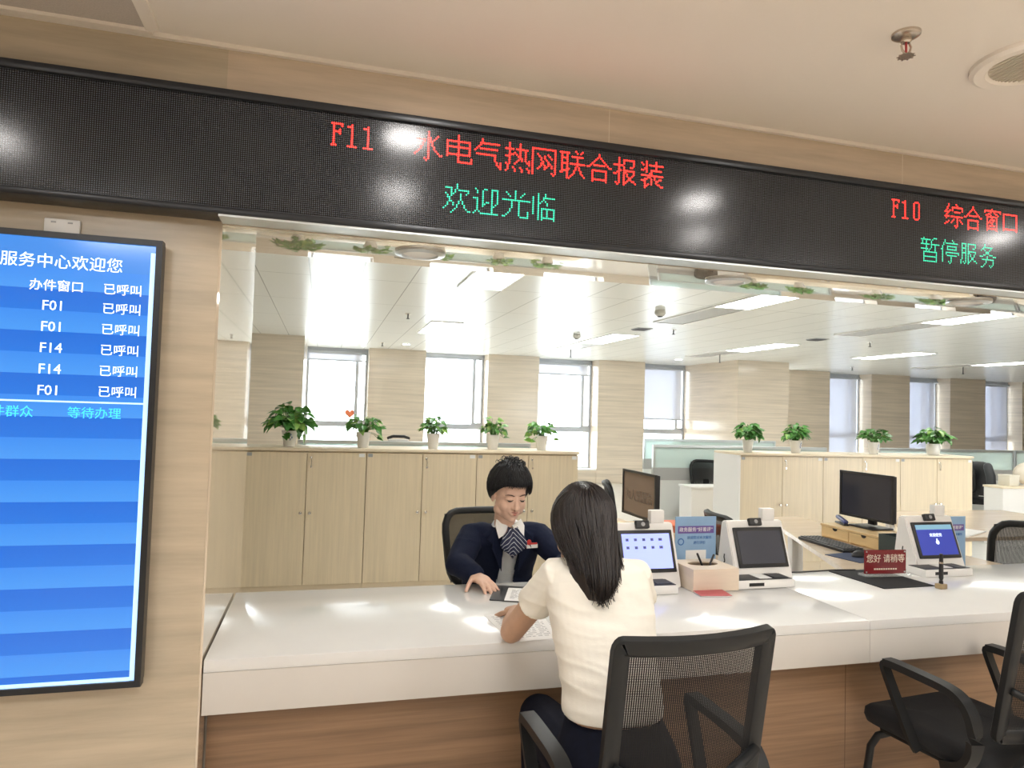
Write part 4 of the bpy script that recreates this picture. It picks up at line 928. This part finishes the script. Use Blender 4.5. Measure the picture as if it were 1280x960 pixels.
# ================================================================ people
def basis(fwd, up=(0, 0, 1)):
    """rotation whose columns are the figure's side, front and up axes"""
    y = V(fwd).normalized(); x = y.cross(V(up)).normalized(); z = x.cross(y).normalized()
    return Matrix((x, y, z)).transposed()
def head_shape(b, c, R, face=True, s=1.0):
    def P(x, y, z): return V(c) + R @ (V((x, y, z))*s)
    def E(x, y, z, rx, ry, rz, rot=None): b.ell(P(x, y, z), (rx*s, ry*s, rz*s), R @ rot if rot else R, 24, 16)
    E(0, -.012, .035, .074, .091, .083); E(0, .020, -.022, .064, .068, .088); E(0, .040, -.078, .036, .038, .034); E(0, .062, -.094, .018, .018, .016)
    for q in (-1, 1):
        E(q*.036, .048, -.030, .027, .028, .032); E(q*.047, .012, -.066, .022, .034, .026)
        E(q*.074, -.008, -.008, .008, .019, .030); E(q*.078, -.014, .004, .006, .012, .018)
        E(q*.030, .072, .004, .018, .013, .012)
        E(q*.011, .088, -.036, .0085, .010, .008)
    E(0, .064, .028, .050, .020, .018); E(0, .077, -.060, .026, .013, .016)
    b.tube([P(0, .078, .014), P(0, .090, -.010), P(0, .103, -.033)], [.0075*s, .0085*s, .0125*s], 12, True)
    b.tube([P(-.020, .080, -.056), P(0, .087, -.0545), P(.020, .080, -.056)], [.003*s, .0062*s, .003*s], 10, True)
    b.tube([P(-.018, .079, -.064), P(0, .086, -.066), P(.018, .079, -.064)], [.003*s, .0068*s, .003*s], 10, True)
    return P
def hand_shape(b, wrist, d, n, thumb, size=1.0, curl=.35, spread=.06, lift=(0, 0, 0, 0)):
    """palm and five unequal bent fingers; d towards the fingers, n out of the back of the hand, thumb = side sign"""
    d = V(d).normalized(); n = V(n); n = (n - d*n.dot(d)).normalized(); s = d.cross(n)*thumb; w = V(wrist); k = size
    R = Matrix((s, d, n)).transposed()
    b.tube([w-d*.012*k, w+d*.018*k], [.024*k, .026*k], 14, True, flat=.72)
    b.ell(w+d*.050*k, (.038*k, .048*k, .0145*k), R); b.ell(w+d*.072*k+s*.006*k, (.036*k, .022*k, .0125*k), R)
    b.ell(w+d*.034*k+s*.024*k - n*.003*k, (.017*k, .030*k, .014*k), R)
    def finger(o, dd, lens, r, cu):
        p = [o]; a = 0.0; side = dd
        for i, L in enumerate(lens):
            a += cu*(.5 if i == 0 else 1.0); p.append(p[-1] + (side*cos(a) - n*sin(a))*L)
        b.tube(p, [r*1.12, r*1.05, r*.95, r*.80][:len(p)], 12, True)
        return p
    tips = []
    for i, (off, L, r) in enumerate(((.026, .92, .0082), (.009, 1.03, .0085), (-.008, .96, .0082), (-.024, .76, .0073))):
        o = w+d*(.084-.004*abs(i-1))*k+s*off*k; dd = (d+s*(off*2.4+spread*(1.5-i)*.5)).normalized()
        tips.append(finger(o, dd, [.040*L*k, .025*L*k, .020*L*k], r*k, curl+lift[i]))
    o = w+d*.022*k+s*.030*k-n*.003*k; dd = (d*.72+s*.70-n*.12).normalized(); tips.append(finger(o, dd, [.034*k, .030*k, .024*k], .0095*k, curl*.45))
    return tips, n
def folds(me, amp, sc, slant):
    """soft cloth folds: push the surface along its normals by stretched noise"""
    from mathutils import noise
    nn = [v.normal.copy() for v in me.vertices]
    for v, n in zip(me.vertices, nn):
        p = V((v.co.x*sc[0], v.co.y*sc[1], (v.co.z+slant[0]*v.co.x+slant[1]*v.co.y)*sc[2]))
        f = noise.noise(p) + .5*noise.noise(p*2.1); v.co += n*amp*(1-abs(f)*2.0)*.6 - n*amp*.2
def nails(tips, n, m, parent, k=1.0):
    b = B()
    for p in tips:
        d = (p[-1]-p[-2]).normalized(); nn = (n - d*n.dot(d)).normalized(); x = d.cross(nn)
        b.ell(p[-1]+nn*.0055*k-d*.001*k, (.0050*k, .0065*k, .0016*k), Matrix((x, d, nn)).transposed(), 10, 8)
    b.obj('fingernails', m, parent, 3)
def trunk(b, rows, seg=36, e=.85):
    rs = []
    for (x, y, z), rx, ry, rz_ in rows:
        q = []
        for k in range(seg):
            a = 2*pi*k/seg; ca, sa = cos(a), sin(a); px, py = math.copysign(abs(ca)**e, ca)*rx, math.copysign(abs(sa)**e, sa)*ry
            q.append(V((x+px*cos(rz_)-py*sin(rz_), y+px*sin(rz_)+py*cos(rz_), z)))
        rs.append(q)
    b.rings(rs)
def strands(b, paths, r0, seg=5):
    for p in paths:
        n = len(p); b.tube(p, [r0*(1-.75*(i/(n-1))**2) for i in range(n)], seg)

# ---------------------------------------------------------------- the clerk, facing the hall
ck = thing('person', 'clerk in a navy blazer and striped scarf seated behind the counter, looking down at papers', 'person', (.85, 3.32, 0))
O = V((.87, 3.32, 0))
def L_(p): return V(p)-O
hc = L_((.846, 3.035, 1.128)); HR = basis((.13, -.94, -.20), (.02, 0, 1))
b = B(); HP = head_shape(b, hc, HR)
b.tube([HP(0, -.025, -.05), L_((.842, 3.085, .985)), L_((.852, 3.115, .93))], [.050, .049, .062], 18, True)
trunk(b, [(L_((.87, 3.33, .50)), .16, .115, 0), (L_((.87, 3.32, .60)), .155, .11, 0), (L_((.865, 3.28, .70)), .135, .095, 0), (L_((.86, 3.20, .82)), .145, .098, 0), (L_((.855, 3.15, .90)), .155, .09, 0), (L_((.855, 3.125, .95)), .11, .07, 0), (L_((.855, 3.12, .97)), .05, .045, 0)])
SL, EL, WL = L_((.695, 3.125, .915)), L_((.605, 2.955, .838)), L_((.655, 2.822, .823))
SR, ER, WR = L_((1.015, 3.12, .915)), L_((1.10, 2.94, .835)), L_((.985, 2.760, .812))
for s_, e_, w_ in ((SL, EL, WL), (SR, ER, WR)):
    b.tube([s_, s_.lerp(e_, .5), e_], [.048, .043, .038], 16, True); b.tube([e_, e_.lerp(w_, .4), w_], [.038, .036, .025], 16, True)
tl, nl = hand_shape(b, WL, (.30, -.93, -.16), (.05, -.15, 1), 1 if True else -1, .98, .26, .10)
tr, nr = hand_shape(b, WR, (-.62, -.76, -.16), (0, -.15, 1), -1, .98, .30, .10)
for q in (-1, 1):
    hip, kn, an = L_((.87+q*.085, 3.30, .53)), L_((.87+q*.10, 2.93, .50)), L_((.87+q*.10, 2.98, .09))
    b.tube([hip, hip.lerp(kn, .5), kn], [.075, .066, .052], 16, True); b.tube([kn, kn.lerp(an, .35), an], [.050, .047, .030], 16, True); b.tube([an+V((0, .03, -.045)), an+V((0, -.06, -.05)), an+V((0, -.14, -.058))], [.034, .034, .026], 14, True)
link('body', voxel(b, .0036, 4, 'body'), M['skin'], ck)
nails(tl+tr, nl, mat('nail', (.70, .45, .38), .3), ck, .98)
# face
for q in (-1, 1):
    b = B(); b.tube([HP(q*.017, .0865, .0005), HP(q*.024, .0885, -.0030), HP(q*.032, .0870, -.0040), HP(q*.041, .0800, -.0025)], [.0012, .0021, .0023, .0014], 8, True); b.obj('eyelash', M['eye_dark'], ck, 3, label='dark lowered eyelashes')
    b = B(); b.ell(HP(q*.030, .0835, -.0055), (.0085, .0045, .0030), HR, 14, 10); b.obj('eye', M['eye_dark'], ck, 3, label='dark eye looking down')
    b = B(); b.tube([HP(q*.014, .0870, .0190), HP(q*.027, .0860, .0235), HP(q*.040, .0780, .0225), HP(q*.050, .0690, .0180)], [.0020, .0030, .0026, .0012], 8, True, flat=.8); b.obj('eyebrow', M['brow'], ck, 3)
b = B(); b.tube([HP(-.018, .0830, -.0565), HP(-.006, .0920, -.0555), HP(0, .0925, -.0568), HP(.006, .0920, -.0555), HP(.018, .0830, -.0565)], [.0015, .0030, .0030, .0030, .0015], 8, True); b.tube([HP(-.015, .0835, -.0635), HP(0, .0915, -.0660), HP(.015, .0835, -.0635)], [.0015, .0040, .0015], 8, True)
link('lips', voxel(b, .0011, 2), M['lip'], ck)
b = B()
for q in (-1, 1): b.ell(HP(q*.0085, .0965, -.0425), (.0032, .0035, .0016), HR, 10, 8)
b.obj('nostrils', mat('nostril shade skin', (.25, .12, .09), .7), ck, 3)
# hair: full rounded crop with a fringe and loose curls on the crown
rnd = random.Random(11); b = B(); HC = (0, -.010, .040)
def hd(a, e, s=1.0): # direction: a around (0 = face), e elevation
    return HP(HC[0]+.098*s*sin(a)*cos(e), HC[1]+.112*s*cos(a)*cos(e), HC[2]+.112*s*sin(e))
def hemf(a):
    """how low the hair reaches, by direction round the head"""
    f = abs(a)
    return RAD(13) if f < .75 else RAD(13-28*min(1, (f-.75)/.5)) if f < 1.5 else RAD(-30)
rs = []
for j in range(13):
    v = j/12; ring = []
    for k in range(48):
        a = 2*pi*k/48; a = a if a <= pi else a-2*pi; lo = hemf(a); e = lo+(pi/2-.02-lo)*v; ring.append(hd(a, e, .97+.02*sin(5*a+2)*sin(3*v)))
    rs.append(ring)
inner = []
for j in range(12, -1, -1):
    v = j/12; ring = []
    for k in range(48):
        a = 2*pi*k/48; a = a if a <= pi else a-2*pi; lo = hemf(a)+.02; e = lo+(pi/2-.03-lo)*v; ring.append(hd(a, e, .84))
    inner.append(ring)
b.rings(rs+inner); paths = []
for i in range(620):
    a = rnd.uniform(-pi, pi); a2 = a+rnd.uniform(-.25, .25); lo = hemf(a2)-rnd.uniform(-.02, .10); p = []; s0 = rnd.uniform(.985, 1.035); hi = rnd.uniform(.9, 1.45)
    for j in range(7):
        v = j/6; e = hi+(lo-hi)*v; p.append(hd(a+(a2-a)*v, e, s0+.012*sin(v*3)+.004*rnd.uniform(-1, 1)))
    paths.append(p)
for i in range(70):
    a = rnd.uniform(-pi, pi); e = rnd.uniform(.95, 1.5); q = hd(a, e, .98); out = (q-HP(*HC)).normalized(); side = out.cross(V((rnd.uniform(-1, 1), rnd.uniform(-1, 1), .3))).normalized(); h = rnd.uniform(.010, .026); w_ = rnd.uniform(.006, .018)
    paths.append([q, q+out*h*.6+side*w_*.3, q+out*h+side*w_, q+out*h*.75+side*w_*1.9, q+out*h*.25+side*w_*2.1])
strands(b, paths, .0021, 4); b.obj('hair', M['hair_black'], ck, 3)
# shirt, blazer, collar, scarf, badge
b = B(); trunk(b, [(L_((.87, 3.32, .56)), .165, .12, 0), (L_((.865, 3.28, .70)), .145, .105, 0), (L_((.86, 3.20, .82)), .152, .104, 0), (L_((.855, 3.15, .90)), .160, .097, 0), (L_((.855, 3.125, .945)), .125, .080, 0), (L_((.854, 3.110, .975)), .066, .060, 0), (L_((.853, 3.10, 1.0)), .056, .054, 0)])
link('shirt', voxel(b, .005, 4), M['shirt'], ck)
b = B(); trunk(b, [(L_((.87, 3.32, .52)), .188, .140, 0), (L_((.868, 3.30, .62)), .180, .132, 0), (L_((.865, 3.27, .72)), .165, .120, 0), (L_((.86, 3.20, .82)), .172, .120, 0), (L_((.855, 3.15, .90)), .180, .110, 0), (L_((.855, 3.13, .940)), .150, .090, 0), (L_((.854, 3.12, .965)), .095, .072, 0), (L_((.853, 3.115, .985)), .066, .060, 0)])
for s_, e_, w_ in ((SL, EL, WL), (SR, ER, WR)):
    sh = s_+V((0, 0, .008)); b.tube([sh+(V((.855-O.x, 3.13-O.y, .945))-sh)*.35, sh, s_.lerp(e_, .5), e_], [.060, .064, .060, .055], 18, True)
    wc = e_.lerp(w_, .90); b.tube([e_, e_.lerp(w_, .5), wc], [.054, .050, .042], 18, True)
me = voxel(b, .0045, 4); folds(me, .0045, (9, 9, 12), (0, .2))
bm = bmesh.new(); bm.from_mesh(me); dele = []
for f in bm.faces:
    c = f.calc_center_median()+O
    if c.z < 1.2 and c.y < 3.14 + (c.z-.82)*-.2:
        half = .036+.012*max(0, (c.z-.86)/.12) + .010*max(0, (.80-c.z)/.2); cx = .868+.02*(c.z-.80)*-1
        if abs(c.x-cx) < half and c.y < 3.16: dele.append(f)
    if c.z > .975 and abs(c.x-.853) < .07 and f not in dele: dele.append(f)
bmesh.ops.delete(bm, geom=dele, context='FACES'); bm.to_mesh(me); bm.free()
bz = link('blazer', me, M['navy_cloth'], ck); bz.modifiers.new('cloth', 'SOLIDIFY').thickness = .004
for q in (-1, 1):   # lapels and shirt collar points
    b = B(); a0 = L_((.855+q*.058, 3.068, .985)); poly = [L_((.855+q*.058, 3.060, .985)), L_((.858+q*.105, 3.045, .925)), L_((.862+q*.088, 3.032, .905)), L_((.864+q*.092, 3.035, .885)), L_((.868+q*.040, 3.072, .775)), L_((.862+q*.040, 3.045, .86))]
    up_ = V((q*.10, -.012, 0)); rs = [[p for p in poly], [p+V((0, -.008, 0)) for p in poly]]; b.rings(rs); b.obj('lapel', M['navy_cloth'], ck)
    b = B(); poly = [L_((.853+q*.010, 3.038, .985)), L_((.853+q*.058, 3.062, 1.012)), L_((.855+q*.068, 3.045, .985)), L_((.858+q*.058, 3.022, .932)), L_((.857+q*.030, 3.022, .952))]
    b.rings([poly, [p+V((0, -.007, .001)) for p in poly]]); b.obj('collar', M['paper'], ck)
scarf = mat('navy scarf with white stripes', (.02, .03, .08), .6); nt = scarf.node_tree; xyz = obj_xyz(nt)
st_ = math_node(nt, 'LESS_THAN', math_node(nt, 'FRACT', math_node(nt, 'DIVIDE', math_node(nt, 'ADD', math_node(nt, 'MULTIPLY', math_node(nt, 'ABSOLUTE', math_node(nt, 'ADD', xyz[0], .008)), 1.0), xyz[2]), .020)), .15)
mx = nt.nodes.new('ShaderNodeMix'); mx.data_type = 'RGBA'; mx.inputs[6].default_value = (.02, .028, .075, 1); mx.inputs[7].default_value = (.75, .80, .85, 1); nt.links.new(st_, mx.inputs[0]); nt.links.new(mx.outputs[2], nt.nodes['Principled BSDF'].inputs['Base Color'])
b = B(); rs = []
for z, w, y, dpt in ((.972, .022, 3.035, .012), (.955, .028, 3.018, .018), (.935, .046, 3.012, .020), (.905, .062, 3.008, .020), (.875, .060, 3.012, .016), (.853, .040, 3.020, .012), (.842, .016, 3.026, .008)):
    ring = []
    for k in range(48):
        a = 2*pi*k/48; u = cos(a); ring.append(L_((.862+w*u+.004, y-dpt*sin(a)*(1+.0*u)-.006*cos(u*13)*(1 if sin(a) > 0 else .2), z+.010*abs(u)*(1 if z > .9 else 2.2))))
    rs.append(ring)
b.rings(rs); b.obj('striped_scarf', scarf, ck, 3)
b = B(); b.box(L_((.960, 3.030, .893)), (.056, .004, .018), .001, Matrix.Rotation(RAD(10), 3, 'Z')); nb = b.obj('name_badge', M['paper'], ck)
b = B(); b.box(L_((.959, 3.027, .905)), (.050, .004, .008), .001, Matrix.Rotation(RAD(10), 3, 'Z')); b.ell(L_((.944, 3.026, .911)), (.011, .004, .013)); b.box(L_((.936, 3.027, .897)), (.010, .004, .020), .001); b.obj('red_emblem', M['red'], nb)
b = B()
for q in (-1, 1):
    hip, kn, an = L_((.87+q*.085, 3.30, .54)), L_((.87+q*.10, 2.92, .51)), L_((.87+q*.10, 2.98, .10))
    b.tube([hip, hip.lerp(kn, .5), kn], [.092, .080, .066], 16, True); b.tube([kn, kn.lerp(an, .35), an], [.064, .062, .052], 16, True)
b.ell(L_((.87, 3.33, .56)), (.17, .125, .085)); link('trousers', voxel(b, .007, 3), M['navy_trousers'], ck)
b = B()
for q in (-1, 1): x = .87+q*.10; b.tube([L_((x, 3.02, .048)), L_((x, 2.93, .046)), L_((x, 2.82, .040))], [.045, .046, .036], 14, True)
b.obj('shoes', M['black_plastic'], ck, 3)

# ---------------------------------------------------------------- the visitor, seen from behind
vs = thing('person', 'woman with long dark hair in a cream short sleeved top, seated with back turned', 'person', (.79, 1.72, 0))
O = V((.79, 1.72, 0))
hc = L_((.745, 1.905, 1.160)); HR = basis((-.10, .93, -.32), (.0, 0, 1))
b = B(); HP = head_shape(b, hc, HR)
b.tube([HP(0, -.025, -.05), L_((.758, 1.875, 1.085)), L_((.765, 1.86, 1.03))], [.047, .045, .056], 18, True)
TR = [((.792, 1.725, .50), .165, .120), ((.790, 1.735, .60), .152, .108), ((.788, 1.755, .71), .122, .090), ((.782, 1.785, .82), .128, .090), ((.775, 1.82, .93), .142, .092), ((.770, 1.845, 1.01), .130, .076), ((.767, 1.858, 1.050), .085, .055), ((.765, 1.86, 1.08), .05, .045)]
trunk(b, [(L_(c), rx, ry, 0) for c, rx, ry in TR])
SL, EL, WL = L_((.650, 1.86, 1.040)), L_((.588, 2.085, .822)), L_((.668, 2.325, .812))
SR, ER, WR = L_((.892, 1.855, 1.032)), L_((1.005, 2.035, .862)), L_((.905, 2.285, .812))
for s_, e_, w_ in ((SL, EL, WL), (SR, ER, WR)):
    b.tube([s_+V((0, 0, -.006)), s_.lerp(e_, .5), e_], [.036, .038, .036], 16, True); b.tube([e_, e_.lerp(w_, .35), w_], [.035, .036, .023], 16, True)
tl, nl = hand_shape(b, WL, (.22, .95, -.14), (-.10, .1, 1), -1, .92, .30, .08)
tr, nr = hand_shape(b, WR, (-.35, .92, -.14), (.1, .1, 1), 1, .92, .42, .05)
for q in (-1, 1):
    hip, kn, an = L_((.79+q*.085, 1.74, .545)), L_((.80+q*.10, 2.135, .535)), L_((.80+q*.10, 2.05, .09))
    b.tube([hip, hip.lerp(kn, .5), kn], [.078, .068, .052], 16, True); b.tube([kn, kn.lerp(an, .35), an], [.050, .048, .030], 16, True); b.tube([an+V((0, -.03, -.045)), an+V((0, .05, -.05)), an+V((0, .12, -.058))], [.032, .032, .025], 14, True)
link('body', voxel(b, .0036, 4, 'body'), M['skin_arm'], vs)
nails(tl+tr, nl, mat('nail pink', (.68, .42, .36), .3), vs, .92)
for q in (-1, 1):
    b = B(); b.ell(HP(q*.030, .0830, -.002), (.010, .0045, .0045), HR, 14, 10); b.obj('eye', M['eye_dark'], vs, 3)
    b = B(); b.tube([HP(q*.014, .0870, .0190), HP(q*.027, .0860, .0235), HP(q*.048, .0700, .0185)], [.0020, .0030, .0012], 8, True); b.obj('eyebrow', M['brow'], vs, 3)
b = B(); b.tube([HP(-.018, .0830, -.0590), HP(0, .0925, -.0595), HP(.018, .0830, -.0590)], [.0015, .0050, .0015], 8, True); b.obj('lips', M['lip'], vs, 3)
# top
b = B(); TS = [((.784, 1.752, .702), .137, .108), ((.784, 1.754, .72), .137, .107), ((.783, 1.765, .76), .136, .105), ((.780, 1.788, .83), .140, .104), ((.776, 1.82, .93), .150, .106), ((.771, 1.845, 1.02), .155, .095), ((.770, 1.855, 1.06), .140, .078), ((.768, 1.862, 1.083), .095, .060), ((.764, 1.868, 1.10), .054, .048)]
trunk(b, [(L_(c), rx, ry, 0) for c, rx, ry in TS])
for s_, e_ in ((SL, EL), (SR, ER)):
    ce = V((.768-O.x, 1.855-O.y, 1.045)); b.tube([s_+(ce-s_)*.45, s_+V((0, 0, .006)), s_.lerp(e_, .25), s_.lerp(e_, .47)], [.050, .050, .051, .053], 20, False)
me = voxel(b, .0042, 4); folds(me, .0050, (5, 5, 17), (.25, .10)); link('cream_top', me, M['cream_knit'], vs)
b = B()
for q in (-1, 1):
    hip, kn, an = L_((.79+q*.090, 1.735, .560)), L_((.80+q*.10, 2.125, .540)), L_((.80+q*.10, 2.05, .10))
    b.tube([hip, hip.lerp(kn, .5), kn], [.094, .082, .066], 16, True); b.tube([kn, kn.lerp(an, .35), an], [.062, .062, .056], 16, True)
trunk(b, [(L_((.79, 1.725, .484)), .175, .125, 0), (L_((.79, 1.725, .54)), .182, .132, 0), (L_((.79, 1.735, .62)), .160, .118, 0), (L_((.786, 1.752, .695)), .128, .100, 0)])
link('trousers', voxel(b, .006, 3), M['navy_trousers'], vs)
b = B()
for q in (-1, 1): x = .80+q*.10; b.tube([L_((x, 2.01, .046)), L_((x, 2.09, .046)), L_((x, 2.19, .040))], [.042, .043, .034], 14, True)
b.obj('shoes', M['white_plastic'], vs, 3)
# long straight hair
rnd = random.Random(5); b = B(); HC = (0, -.010, .030)
def hd(a, e, s=1.0): return HP(HC[0]+.092*s*sin(a)*cos(e), HC[1]-.108*s*cos(a)*cos(e), HC[2]+.108*s*sin(e))   # a = 0 at the back
def tail(u, z):
    """middle surface of the hanging hair: u across, z height"""
    k = max(0.0, min(1.0, (1.16-z)/.17)); cx = .745-.010*k; hw = .094-.036*k**1.2
    y = 1.795 + .045*max(0, min(1, (z-1.10)/.10)) - .030*min(1, k*1.6) - .018*k + .075*abs(u)**2.2*(1-.5*k)
    return L_((cx+u*hw, y, z))
rs = []
for j in range(15):
    z = 1.225-.225*j/14; ring = []
    for k in range(40):
        a = 2*pi*k/40; u = sin(a)*(.95 if j < 12 else .95-.10*(j-11)); p = tail(u, z)+V((0, cos(a)*(.034-.0016*j), 0)); ring.append(p)
    rs.append(ring)
core = B(); core.rings(rs); rs = []
for j in range(14):
    v = j/13; rs.append([hd(a, RAD(-22)+(pi/2-.02+RAD(22))*v, .955) for a in [2*pi*k/48 for k in range(48)]])
cap_ = []
for ring in rs:
    q = []
    for k, p in enumerate(ring):
        a = 2*pi*k/48; a = a if a <= pi else a-2*pi
        q.append(p if abs(a) < 2.35 else p.lerp(HP(HC[0], HC[1], HC[2]+.05), .30))
    cap_.append(q)
core.rings(cap_); coreme = voxel(core, .005, 5)
b.bm.from_mesh(coreme); paths = []
from mathutils.bvhtree import BVHTree
cb = bmesh.new(); cb.from_mesh(coreme); TREE = BVHTree.FromBMesh(cb); cb.free()
def outside(p, gap):
    loc, n, _, d = TREE.find_nearest(p)
    return loc + n*gap if (p-loc).dot(n) < gap and d < .06 else p
for i in range(900):
    a = rnd.uniform(-2.2, 2.2); e0 = rnd.uniform(.75, 1.5); s0 = rnd.uniform(.99, 1.03); p = [hd(a*.6, e0, s0), hd(a*.85, e0*.66+.05, s0+.01), hd(a, .25, s0+.01), hd(a, -.12, s0)]
    u = max(-1, min(1, a/1.75 + rnd.uniform(-.12, .12))); off = V((rnd.uniform(-.006, .006), rnd.uniform(-.040, -.028)+.02*abs(u), 0))
    if abs(u) > .90: zend = rnd.uniform(1.04, 1.10) if u < 0 else rnd.uniform(1.03, 1.09)
    else: zend = .985 + rnd.uniform(0, .055) + .06*abs(u+.05)**1.5
    if u < -.30: zend += .050*min(1, (-u-.30)/.5)
    for z in (1.12, 1.08, 1.04, 1.01, .985):
        if z <= zend: break
        p.append(tail(u, z)+off)
    tip = tail(u*.92, zend)+off*.8; tip.x += .010*rnd.uniform(-1, 1.6); p.append(tip)
    q = []
    for s_, e_ in zip(p, p[1:]): q += [s_, s_.lerp(e_, .5)]
    g = rnd.uniform(.001, .006); q = [outside(c, g) for c in q]+[tip]
    for _ in range(2): q = [q[0]]+[(q[k-1]+q[k]*2+q[k+1])/4 for k in range(1, len(q)-1)]+[q[-1]]
    paths.append(q)
strands(b, paths, .0022, 4); hr = b.obj('long_hair', M['hair'], vs, 3)
